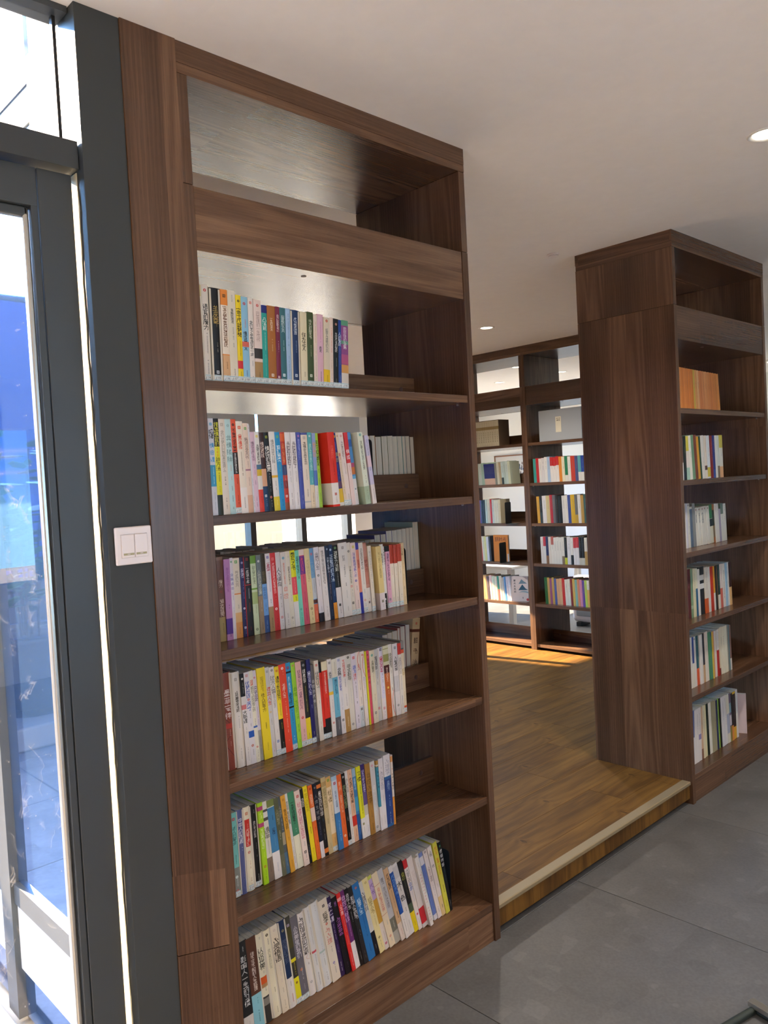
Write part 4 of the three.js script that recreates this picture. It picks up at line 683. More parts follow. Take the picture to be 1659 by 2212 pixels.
// ---------- bookcases: one builder, three of them ----------
// local axes: x along the front, z = 0 the front, -D the back; heights are those of the room
const SH = [1.9116, 1.5649, 1.2157, 0.8666, 0.5138, 0.133], T = 0.0254, PT = 0.0285, BAND = [2.2383, 2.3985];
function bookcase(name, label, W, at, turn, y0 = 0, fillStrip = true) {
  const o = thing(name, label, 'bookcase', at, turn);
  const w = M.walnut;
  for (const x of [0, W - PT]) {
    mesh('side_panel', box(x, y0, -D, x + PT, 2.3992, 0, 1, 0.0012), w, o);
    mesh('side_panel', box(x, 2.4005, -D, x + PT, 2.67, 0, 1, 0.0012), w, o);
  }
  mesh('top_panel', box(0, 2.6705, -D + 0.002, W, 2.6957, 0.0008, 0, 0.001), w, o);
  for (const z of [0, -D]) mesh('fascia', box(-0.0006, 2.6962, z - 0.009 + (z ? 0.009 : 0), W + 0.0006, H, z + (z ? 0.018 : 0.0012), 0, 0.001), w, o);
  for (const x of [0, W]) mesh('fascia', box(x - (x ? 0.018 : 0.0006), 2.6962, -D + 0.018, x + (x ? 0.0006 : 0.018), H, -0.009, 2, 0.001), w, o);
  mesh('inner_top', box(PT, 2.2392, -D + 0.024, W - PT, 2.262, -0.024, 0), w, o);
  mesh('inner_top', box(PT, 2.372, -D + 0.024, W - PT, 2.397, -0.024, 0), w, o);
  for (const z of [-0.0245, -D + 0.003]) mesh('band', box(PT + 0.0015, BAND[0], z, W - PT - 0.0015, BAND[1], z + 0.0215, 0, 0.0012), w, o);
  for (const [i, y] of SH.entries()) {
    const bottom = i === 5, yy = bottom && y0 ? y0 + 0.05 : y;
    const s = mesh('shelf', box(PT + 0.0006, yy - T, -D + 0.0063, W - PT - 0.0006, yy, -0.0063, 0, 0.0012), w, o);
    const st = mesh('back_stop', box(PT + 0.002, yy + 0.0005, -0.274, W - PT - 0.002, yy + 0.091, -0.256, 0, 0.001), w, o);
    for (const x of [0.1, W - 0.1]) { const c = new THREE.CylinderGeometry(0.0085, 0.0085, 0.0016, 18); c.rotateX(Math.PI / 2); c.translate(x, yy + 0.048, -0.2555); mesh('screw_cap', c, std('#4a2f24', 0.5), st); }
    if (i < 5) for (const x of [PT + 0.004, W - PT - 0.004]) mesh('shelf_pin', new THREE.CylinderGeometry(0.003, 0.003, 0.008, 8).rotateZ(Math.PI / 2).translate(x, yy - T - 0.003, -0.05), M.steel, s);
  }
  if (!y0) for (const z of [-0.0245, -D + 0.0055]) mesh('kick_board', box(PT + 0.0008, 0, z, W - PT - 0.0008, SH[5] - T - 0.0008, z + 0.017, 0, 0.001), w, o);
  for (const [x, z, y] of [[W * 0.38, -0.06, 2.2386], [W * 0.38, -D + 0.06, 2.2386]]) mesh('screw_cap', new THREE.CylinderGeometry(0.008, 0.008, 0.0012, 18).translate(x, y, z), std('#4a2f24', 0.5), o);
  return o;
}
const C1 = bookcase('bookcase', 'tall open walnut bookcase beside the dark post, full of mixed paperbacks', SX, [0, 0, 0], 0);
const C2 = bookcase('bookcase', 'tall walnut bookcase past the step, orange booklets on its top shelf', X2R - X2, [X2, 0, 0], 0);
{ // a strip of walnut closes the gap between the post and the first bookcase
  const o = thing('filler_panel', 'upright walnut filler strip between the dark post and the near bookcase', 'panel', [-0.1462, 0, 0]);
  mesh('upper_board', box(0, 0.4815, -0.02, 0.1445, H, 0.0045, 1, 0.001), M.walnut, o); mesh('lower_board', box(0, 0, -0.02, 0.1445, 0.4795, 0.0045, 1, 0.001), M.walnut, o);
  const cut = 0.035, p = [o.children[0], o.children[1]]; // the joint runs slightly off level
  for (const m of p) { const a = m.geometry.attributes.position; for (let i = 0; i < a.count; i++) if (Math.abs(a.getY(i) - 0.4805) < 0.004) a.setY(i, a.getY(i) + 0.016 - 0.0345 * (a.getX(i) / 0.1455)); m.geometry.computeVertexNormals(); }
}
const W3 = 0.955, ZD = -2.3875; // third run, facing the opening: two units side by side
const C3a = bookcase('bookcase', 'walnut bookcase beyond the opening with a boxed set and a mountain picture book', W3, [X3, 0, ZD - W3], -Math.PI / 2, PY);
const C3b = bookcase('bookcase', 'walnut bookcase beyond the opening with a large grey box on a high shelf', W3, [X3, 0, ZD], -Math.PI / 2, PY);

// ---------- books ----------
class Atlas {
  constructor(w, h, cw, ch) { [this.c, this.g] = canvas(w, h); this.w = w; this.h = h; this.cw = cw; this.ch = ch; this.n = 0; this.cols = Math.floor(w / cw); }
  cell() { const i = this.n++; return [(i % this.cols) * this.cw, Math.floor(i / this.cols) * this.ch]; }
  finish() { const t = new THREE.CanvasTexture(this.c); t.colorSpace = THREE.SRGBColorSpace; t.anisotropy = 8; return (this.m ??= new THREE.MeshPhysicalMaterial({ map: t, roughness: 0.42, specularIntensity: 0.7 })); }
}
function paintSpine(A, spec, wmm, hmm) {
  const [X, Y] = A.cell(), g = A.g, W = A.cw, Hh = A.ch, [base, ...rest] = spec.split(';'); let f = 0, thread = false;
  const sx = W / wmm, sy = Hh / hmm; // texture pixels per millimetre across and along
  g.save(); g.beginPath(); g.rect(X, Y, W, Hh); g.clip(); g.fillStyle = base; g.fillRect(X, Y, W, Hh); g.globalAlpha = 1;
  for (const t of rest) {
    const a = t.trim().split(' '), k = a[0], y0 = +a[1] * Hh + Y, y1 = +a[2] * Hh + Y;
    if (k === 'b') { g.fillStyle = a[3]; g.fillRect(X, y0, W, y1 - y0); }
    else if (k === 't' || k === 'x') {
      const str = [...a.slice(4).join(' ')], step = (y1 - y0) / str.length, mm = Math.min(wmm * (wmm > 30 ? 0.5 : 0.74), (step / sy) * 0.95), gw = mm * sx, gh = mm * sy;
      g.strokeStyle = g.fillStyle = a[3];
      str.forEach((ch, i) => {
        g.save(); g.translate(X + W / 2, y0 + step * (i + 0.5)); g.scale(sx, sy);
        if (k === 't') drawGlyph(g, ch, -mm / 2, -mm / 2, mm, mm * 0.115);
        else { g.font = 'bold 10px sans-serif'; g.textAlign = 'center'; g.textBaseline = 'middle'; g.scale(mm / 10, mm / 10); if (k === 'x' && str.length > 3) g.rotate(Math.PI / 2); g.fillText(ch, 0, 0); }
        g.restore();
      });
    } else if (k === 's') { // a column of small print
      const mm = Math.max(1.6, Math.min(3, wmm * 0.15)), n = Math.max(2, Math.floor((y1 - y0) / (mm * 1.25 * sy))); g.strokeStyle = a[3]; g.globalAlpha = 0.9;
      for (let i = 0; i < n; i++) { if (hash(i, A.n, 3) > 0.88) continue; g.save(); g.translate(X + W * 0.56, y0 + (i + 0.5) * mm * 1.25 * sy); g.scale(sx, sy); drawGlyph(g, KNOWN[Math.floor(hash(i, A.n, 8) * KNOWN.length)], -mm / 2, -mm / 2, mm, mm * 0.13); g.restore(); }
      g.globalAlpha = 1;
    } else if (k === 'q' || k === 'o') {
      const mm = Math.min(wmm * 0.42, 8), yc = +a[1] * Hh + Y; g.fillStyle = a[2]; g.save(); g.translate(X + W / 2, yc); g.scale(sx, sy);
      if (k === 'o') { g.beginPath(); g.arc(0, 0, mm / 2, 0, 7); g.fill(); g.fillStyle = base; g.fillRect(-mm * 0.1, -mm * 0.3, mm * 0.2, mm * 0.6); } else { g.fillRect(-mm / 2, -mm / 2, mm, mm); g.fillStyle = base; g.fillRect(-mm * 0.22, -mm * 0.3, mm * 0.14, mm * 0.6); g.fillRect(mm * 0.08, -mm * 0.3, mm * 0.14, mm * 0.6); }
      g.restore();
    } else if (k === 'c') { g.strokeStyle = a[3]; g.lineWidth = 1.6 * sx; g.beginPath(); g.moveTo(X + W * 0.9, y0); g.quadraticCurveTo(X - W * 0.2, (y0 + y1) / 2, X + W, y1); g.stroke(); }
    else if (k === 'h') { g.strokeStyle = a[1]; g.lineWidth = 0.5 * sx; for (let i = 0; i < 60; i++) { g.beginPath(); const y = Y + (i / 60) * Hh, d = i < 20 ? 18 : i < 38 ? -14 : 6; g.moveTo(X, y); g.lineTo(X + W, y - d); g.stroke(); } g.lineWidth = 1.6 * sx; g.beginPath(); g.moveTo(X, Y + Hh * 0.44); g.lineTo(X + W, Y + Hh * 0.58); g.lineTo(X, Y + Hh * 0.72); g.lineTo(X + W, Y + Hh * 0.9); g.stroke(); }
    else if (k === 'r') { g.fillStyle = a[1]; g.fillRect(X + W - 3 * sx, Y, 3 * sx, Hh); }
    else if (k === 'f') f = +a[1];
    else if (k === 'n') thread = true;
    else if (k === 'k') { // shelf-mark sticker
      const y = Y + Hh - 17 * sy; g.fillStyle = '#dfe6e6'; g.fillRect(X, y, W, 15.5 * sy); g.strokeStyle = '#2f86a8'; g.lineWidth = 0.7 * sy; g.beginPath(); g.moveTo(X, y + 2 * sy); g.lineTo(X + W, y + 2 * sy); g.moveTo(X, y + 13.4 * sy); g.lineTo(X + W, y + 13.4 * sy); g.stroke();
      g.fillStyle = '#22262a'; g.save(); g.translate(X + W / 2, y + 8 * sy); g.scale(sx, sy); g.font = `italic ${Math.min(8, wmm * 0.42)}px sans-serif`; g.textAlign = 'center'; g.textBaseline = 'middle'; g.fillText('J ' + (12 + A.n % 17), 0, 0); g.restore();
    }
  }
  g.restore();
  return { X, Y, f, thread };
}
// cover (spine and two boards) with its spine at z = 0 facing +z, x from 0 to w; the boards take the colours at the spine's edges
function coverGeo(A, c, w, h, d, round) {
  const P = [], U = [], N = [], I = [], t = Math.min(0.0009, w * 0.08), u = (x) => (c.X + 1 + x * (A.cw - 2)) / A.w, v = (y) => 1 - (c.Y + (1 - y) * A.ch * 0.996 + A.ch * 0.002) / A.h;
  const quad = (a, b, e, f, n, ua, ub, vflip) => { const i = P.length / 3; P.push(...a, ...b, ...e, ...f); for (let k = 0; k < 4; k++) N.push(...n); U.push(ua, v(0), ub, v(0), ub, v(1), ua, v(1)); I.push(i, i + 1, i + 2, i, i + 2, i + 3); };
  const S = 5, bul = round ? Math.min(0.004, w * 0.16) : Math.min(0.0008, w * 0.05), zf = (s) => bul * (1 - (2 * s - 1) ** 2) - bul;
  for (let k = 0; k < S; k++) {
    const s0 = k / S, s1 = (k + 1) / S, z0 = zf(s0), z1 = zf(s1), n = [-(z1 - z0), 0, w / S], l = Math.hypot(...n);
    quad([s0 * w, 0, z0], [s1 * w, 0, z1], [s1 * w, h, z1], [s0 * w, h, z0], n.map((q) => q / l), u(s0), u(s1));
    quad([s1 * w, h, z1], [s1 * w, h, z1 - 0.001], [s0 * w, h, z0 - 0.001], [s0 * w, h, z0], [0, 1, 0], u(s0), u(s1));
  }
  for (const [x0, x1, ue] of [[0, t, u(0.02)], [w - t, w, u(0.98)]]) {
    const zb = -d, zt = -bul;
    quad([x0, 0, zb], [x0, 0, zt], [x0, h, zt], [x0, h, zb], [-1, 0, 0], ue, ue);
    quad([x1, 0, zt], [x1, 0, zb], [x1, h, zb], [x1, h, zt], [1, 0, 0], ue, ue);
    quad([x0, h, zt], [x1, h, zt], [x1, h, zb], [x0, h, zb], [0, 1, 0], ue, ue);
    quad([x1, 0, zb], [x0, 0, zb], [x0, h, zb], [x1, h, zb], [0, 0, -1], ue, ue);
    quad([x0, 0, zb], [x1, 0, zb], [x1, 0, zt], [x0, 0, zt], [0, -1, 0], ue, ue);
  }
  const g = new THREE.BufferGeometry(); g.setAttribute('position', new THREE.Float32BufferAttribute(P, 3)); g.setAttribute('normal', new THREE.Float32BufferAttribute(N, 3)); g.setAttribute('uv', new THREE.Float32BufferAttribute(U, 2)); g.setIndex(I); return g;
}
function pagesGeo(w, h, d, inset) {
  const t = Math.min(0.001, w * 0.08), g = new THREE.BoxGeometry(w - 2 * t, h - 2 * inset, d - inset - 0.0022), p = g.attributes.position, uv = g.attributes.uv;
  g.translate(w / 2, h / 2, -(0.0016 + (d - inset - 0.0022) / 2));
  for (let i = 0; i < p.count; i++) uv.setXY(i, p.getX(i) * 16, (p.getY(i) + p.getZ(i)) * 2);
  return g;
}
const NAMES = [['white', 226, 222, 216], ['cream', 228, 216, 190], ['beige', 214, 184, 140], ['tan', 178, 134, 80], ['pale grey', 200, 200, 200], ['grey', 116, 116, 120], ['black', 24, 24, 26], ['brown', 92, 58, 42], ['rust red', 142, 68, 49], ['red', 210, 48, 40], ['orange', 228, 112, 44], ['amber', 224, 166, 58], ['yellow', 236, 212, 36], ['lime green', 165, 212, 50], ['olive green', 92, 96, 58], ['green', 60, 130, 90], ['pale green', 200, 214, 180], ['sage green', 112, 146, 118], ['teal', 42, 140, 140], ['mint', 124, 206, 190], ['pale blue', 165, 200, 224], ['sky blue', 60, 150, 205], ['blue', 48, 96, 170], ['slate blue', 86, 104, 128], ['navy blue', 30, 44, 90], ['violet', 84, 80, 168], ['purple', 80, 40, 110], ['lilac', 196, 182, 216], ['pink', 224, 176, 196], ['rose pink', 214, 88, 108], ['peach', 230, 200, 180], ['maroon', 110, 34, 52], ['pale pink', 231, 210, 202], ['terracotta', 186, 110, 88]];
function colourName(hex) {
  let s = hex.replace('#', ''); if (s.length === 3) s = [...s].map((c) => c + c).join(''); const [r, g, b] = [0, 2, 4].map((k) => parseInt(s.slice(k, k + 2), 16));
  return NAMES.reduce((m, n) => { const d = (r - n[1]) ** 2 + (g - n[2]) ** 2 + (b - n[3]) ** 2; return d < m[1] ? [n[0], d] : m; }, ['', 1e9])[0];
}
const ORD = (i) => { const n = i + 1, t = n % 100 > 10 && n % 100 < 14 ? 'th' : { 1: 'st', 2: 'nd', 3: 'rd' }[n % 10] ?? 'th'; return n + t; };
const ROWN = ['top', 'second', 'third', 'fourth', 'fifth', 'bottom'];
function labelFor(spec, where) {
  const parts = spec.split(';'), main = colourName(parts[0]), band = parts.find((p) => /^b /.test(p) && (+p.split(' ')[2] - +p.split(' ')[1]) > 0.12 && colourName(p.split(' ')[3]) !== main), title = parts.find((p) => /^t /.test(p));
  const name = title ? title.trim().split(' ').slice(4).join('') : '';
  if (band) return `${main} book with ${colourName(band.trim().split(' ')[3])} band, ${where}`;
  return title ? `${main} book titled ${name}, ${where}` : `${main} book, ${where}`;
}
function book(A, spec, w, h, d, { p, lean = 0, turn = 0, label, group, round = false, name = 'book', category = 'book' }) {
  const c = paintSpine(A, spec, w * 1000, h * 1000), o = thing(name, label, category, p, 0, group);
  o.rotation.set(0, turn, lean);
  if (turn) { o.rotation.order = 'YXZ'; }
  if (c.f) o.position.z += c.f;
  mesh('cover', coverGeo(A, c, w, h, d, round), A.m ?? (A.m = A.late()), o);
  mesh('pages', pagesGeo(w, h, d, round ? 0.0028 : 0.0006), M.pages, o);
  return o;
}
Atlas.prototype.late = function () { this.t = new THREE.CanvasTexture(this.c); this.t.colorSpace = THREE.SRGBColorSpace; this.t.anisotropy = 8; return new THREE.MeshPhysicalMaterial({ map: this.t, color: '#ebebe8', roughness: 0.42, specularIntensity: 0.7 }); };
seed = 1234;
const atlases = {};
let row = null;
for (const line of BOOKS.trim().split('\n')) {
  if (line[0] === '@') { const [n, z] = line.slice(1).split(' '); const near = n[0] === 'A'; row = { n, z: +z, k: +n[1] - 1, near, i: 0, A: near ? new Atlas(2048, 512, 51, 512) : (atlases.B ??= new Atlas(2048, 1024, 24, 512)) }; continue; }
  const bar = line.indexOf('|'), [x, w, h, lean] = line.slice(0, bar).split(' ').map(Number), spec = line.slice(bar + 1), th = (lean * Math.PI) / 180;
  const where = row.near ? `${ORD(row.i)} from post end, ${ROWN[row.k]} row of near bookcase` : `${ORD(row.i)} from opening, ${ROWN[row.k]} row of bookcase past step`;
  const round = /;t .16 .62 #eadfd6|认识世界|最好的时代|灵魂|启蒙|#dadcdd|#dcdcdc|内心的冲突|成就了卓越|中国人的修养|语言的|羊皮卷|成功学|墨菲|掌控关系|致富/.test(spec);
  book(row.A, spec, (w / 1000) * Math.cos(th) - 0.0004, h / 1000, 0.142 + hash(row.i, row.k, 4) * 0.012, { p: [x / 1000, SH[row.k] + 0.0004, row.z + (hash(row.i, row.k, 9) - 0.5) * (row.k < 2 ? 0.002 : 0.006)], lean: th, label: labelFor(spec, where), group: row.near ? `books on the ${ROWN[row.k]} shelf of the near bookcase` : `books on the ${ROWN[row.k]} shelf past the step`, round });
  row.i++;
}
// orange booklets on the top shelf of the second bookcase
{
  const A = new Atlas(1024, 256, 40, 256), tones = ['#b8502a', '#d98a45', '#cf7a38', '#dd8a48', '#d27c3c', '#d8803c', '#cf7a34', '#c8b04c', '#d99a5c', '#e0a878', '#cc7a44', '#d28650', '#dd945c', '#d88a50', '#cf7a3c', '#d88440', '#d0803e', '#de9048'];
  let x = 2.6098; tones.forEach((t, i) => { const w = [0.018, 0.03, 0.026, 0.02, 0.03, 0.026, 0.028, 0.016, 0.026, 0.022, 0.034, 0.026, 0.03, 0.034, 0.024, 0.03, 0.03, 0.026][i] * 0.99, th = 0.01 + i * 0.0042; book(A, `${t};s .3 .48 #a85c2c`, w * Math.cos(th) - 0.0005, 0.197 - i * 0.0006, 0.14, { p: [x, SH[0] + 0.0004, -0.014], lean: th, name: 'booklet', category: 'booklet', label: `${i === 7 ? 'yellowish' : 'orange'} paper-covered booklet, ${ORD(i)} from the opening on the top shelf past the step`, group: 'orange booklets on the top shelf past the step' }); x += w; });
}
// books that stand on the rear half of the near bookcase, fore-edges towards us
{
  const A = new Atlas(2048, 256, 30, 256), back = Math.PI; let n = 0;
  const put = (x, y, w, h, spec, label, lean = 0, d = 0.15) => book(A, spec, w - 0.0006, h, d, { p: [x + w, y + 0.0004, -0.276 - d], turn: back, lean: -lean, label, group: 'books on the rear side of the near bookcase, page edges showing' });
  const R2 = [['#c9bd9c', 28], ['#cfc6a8', 26], ['#b87a2c', 26], ['#3c2a24', 30], ['#5c6a24', 32], ['#e0dcd2', 26], ['#d8d4c8', 24], ['#1f8c7c', 26], ['#b8c4c4', 16], ['#3c3230', 24], ['#4a4440', 22]];
  let x = 0.79; for (const [c, w] of R2) { put(x, SH[1], (w / 1000) * 0.97, 0.2255 + hash(n, 2, 2) * 0.006, c, `${colourName(c)} book showing its page edge, ${ORD(n)} of rear second row behind bookend`, 0.012); x += (w / 1000) * 0.97; n++; }
  const R3 = [['#d8d0b8', 26, 212], ['#cfc8a8', 18, 213], ['#3a2a24', 20, 214], ['#6a5238', 22, 214], ['#d8d4c8', 26, 214], ['#c8bc90', 30, 215], ['#c8b870', 24, 216], ['#d0c8b0', 22, 216], ['#4a3c90', 30, 230], ['#50469c', 28, 230], ['#7c78b8', 30, 240], ['#d8d0c8', 26, 240], ['#cfc8c0', 24, 241], ['#d8d2ca', 22, 242], ['#c4bcb4', 18, 243], ['#d8cfc4', 18, 243], ['#a8c0b8', 28, 262]];
  x = 0.652; n = 0; for (const [c, w, h] of R3) { put(x, SH[2], (w / 1000) * 0.99, h / 1000, c, `${colourName(c)} book showing its page edge, ${ORD(n)} in rear third row`, 0.01); x += (w / 1000) * 0.99; n++; }
  const R4 = [['#8c8ca0', 26, 208], ['#d88a2c', 24, 212], ['#d8cfb0', 30, 212], ['#2a2228', 26, 215], ['#20201f', 28, 215], ['#b0a8b8', 26, 222], ['#d8c898', 24, 226], ['#d8cca0', 26, 228], ['#b84030', 14, 235], ['#6a1c18', 26, 238], ['#7a2a20', 24, 240]];
  x = 0.712; n = 0; for (const [c, w, h] of R4) { put(x, SH[3], (w / 1000) * 0.99, h / 1000, c, `${colourName(c)} book showing its page edge, ${ORD(n)} in rear fourth row`, -0.02); x += (w / 1000) * 0.99; n++; }
  // one turned round, its cream spine towards us, and a picture book behind it
  const B = new Atlas(256, 512, 120, 512);
  book(B, '#d3b890;b .02 .13 #cdb48c;q .08 #c8402c;b .16 .2 #6c3420;t .24 .84 #5a4028 群书治要;b .87 .875 #a08458;q .95 #5a4028', 0.038, 0.262, 0.15, { p: [0.977, SH[3] + 0.0004, -0.279], lean: -0.13, label: 'cream book with large title 群书治要, leaning in the rear fourth row', group: 'books on the rear side of the near bookcase, page edges showing' });
  // dense tops further along: a run of books whose tops alone show between the shelves
  const g1 = [], g2 = []; seed = 77;
  for (const [xa, xb, y, h] of [[0.036, 0.65, SH[2], 0.222], [0.036, 0.71, SH[3], 0.2]]) for (let q = xa; q < xb - 0.012;) { const w = Math.min(0.014 + rnd() * 0.016, xb - q), hh = h + rnd() * 0.012, spec = ['#b8bcae', '#a8b0a8', '#c8c8b8', '#8a9aa8', '#b8a890', '#33373a', '#c0402c', '#d8d4c8'][Math.floor(rnd() * 8)], c = paintSpine(A, spec, w * 1000, hh * 1000); const a = coverGeo(A, c, w - 0.0006, hh, 0.15), b = pagesGeo(w - 0.0006, hh, 0.15, 0.0006); for (const z of [a, b]) { z.rotateY(Math.PI); z.translate(q + w, y + 0.0004, -0.426); } g1.push(a.toNonIndexed()); g2.push(b.toNonIndexed()); q += w; }
  const o = new THREE.Group(); o.name = 'rear_books'; o.userData.kind = 'stuff'; o.userData.label = 'grey tops of more books on the rear half of the near bookcase'; o.userData.category = 'books'; scene.add(o);
  mesh('covers', mergeGeometries(g1), A.m, o); mesh('pages', mergeGeometries(g2), M.pages, o);
}
{ // picture book with an ink drawing, upright against the end panel
  const [c, g] = canvas(256, 384); g.fillStyle = '#d2c8c8'; g.fillRect(0, 0, 256, 384); seed = 8; g.strokeStyle = '#1c1818';
  for (let i = 0; i < 520; i++) { const x = rnd() * 220 + 10, y = 220 + rnd() * 160 - Math.abs(x - 120) * 0.25; g.lineWidth = 1 + rnd() * 3; g.beginPath(); g.moveTo(x, y); g.lineTo(x + (rnd() - 0.5) * 34, y + rnd() * 36); g.stroke(); }
  const t = new THREE.CanvasTexture(c); t.colorSpace = THREE.SRGBColorSpace;
  const o = thing('picture_book', 'pale pink picture book with black ink drawing beside end panel, rear fourth row', 'book', [1.022, SH[3] + 0.0004, -0.425]);
  o.rotation.y = 0.62;
  const f = box(-0.0008, 0, 0, 0.0, 0.285, 0.15, 1); mesh('pages', box(0.0006, 0.002, 0.001, 0.0126, 0.283, 0.148, 1), M.pages, o);
  const cov = new THREE.PlaneGeometry(0.15, 0.285); cov.rotateY(-Math.PI / 2); cov.translate(-0.0002, 0.1425, 0.075); mesh('cover', [cov, box(0, 0, 0, 0.0006, 0.285, 0.15, 1)].map((q) => { q.deleteAttribute('normal'); q.computeVertexNormals(); return q; }), new THREE.MeshStandardMaterial({ map: t, roughness: 0.5 }), o);
}
// bookends: folded black sheet steel
function bookend(p, label, h = 0.16, turn = 0, w = 0.12) {
  const o = thing('bookend', label, 'bookend', p, turn);
  const s = new THREE.Shape(); s.moveTo(0, 0); s.lineTo(w, 0); s.lineTo(w, h - 0.015); s.quadraticCurveTo(w, h, w - 0.015, h); s.lineTo(0.015, h); s.quadraticCurveTo(0, h, 0, h - 0.015);
  const g = new THREE.ExtrudeGeometry(s, { depth: 0.0014, bevelEnabled: false }); g.rotateY(Math.PI / 2); mesh('upright', g, M.black, o);
  mesh('foot', box(-0.0014 - 0.09, 0, -w, 0, 0.0012, 0, 2), M.black, o);
}
bookend([0.5315, SH[0] + 0.0003, -0.03], 'thin black bookend after the last book of the top row');
bookend([0.634, SH[1] + 0.0003, -0.045], 'black bookend between the second row and the cream page edges behind', 0.2);
bookend([0.83, SH[2] + 0.0003, -0.118], 'black bookend closing the third row after a tan book', 0.19);
bookend([0.706, SH[4] + 0.0003, -0.1], 'thin dark bookend closing the fifth row', 0.2);
bookend([0.949, SH[5] + 0.0003, -0.1], 'dark bookend behind the last book of the bottom row', 0.2);
bookend([3.092, SH[0] + 0.0003, -0.03], 'grey-black bookend after the orange booklets past the step', 0.17);
bookend([3.312, SH[2] + 0.0003, -0.105], 'dark bookend after the third row past the step', 0.19);
bookend([3.3, SH[5] + 0.0003, -0.16], 'dark bookend behind the pale pink book of the bottom row past the step', 0.18);
{ // pale pink book standing forward on the bottom shelf of the second bookcase
  const A = new Atlas(64, 256, 60, 256);
  book(A, '#d9c4c8;b .0 1 #dccacd;s .1 .6 #8a7a80', 0.022, 0.222, 0.145, { p: [3.372, SH[5] + 0.0004, -0.06], lean: 0.03, turn: 0.42, label: 'pale pink book with a barcode, turned aslant on the bottom shelf past step', group: 'books on the bottom shelf past the step' });
}
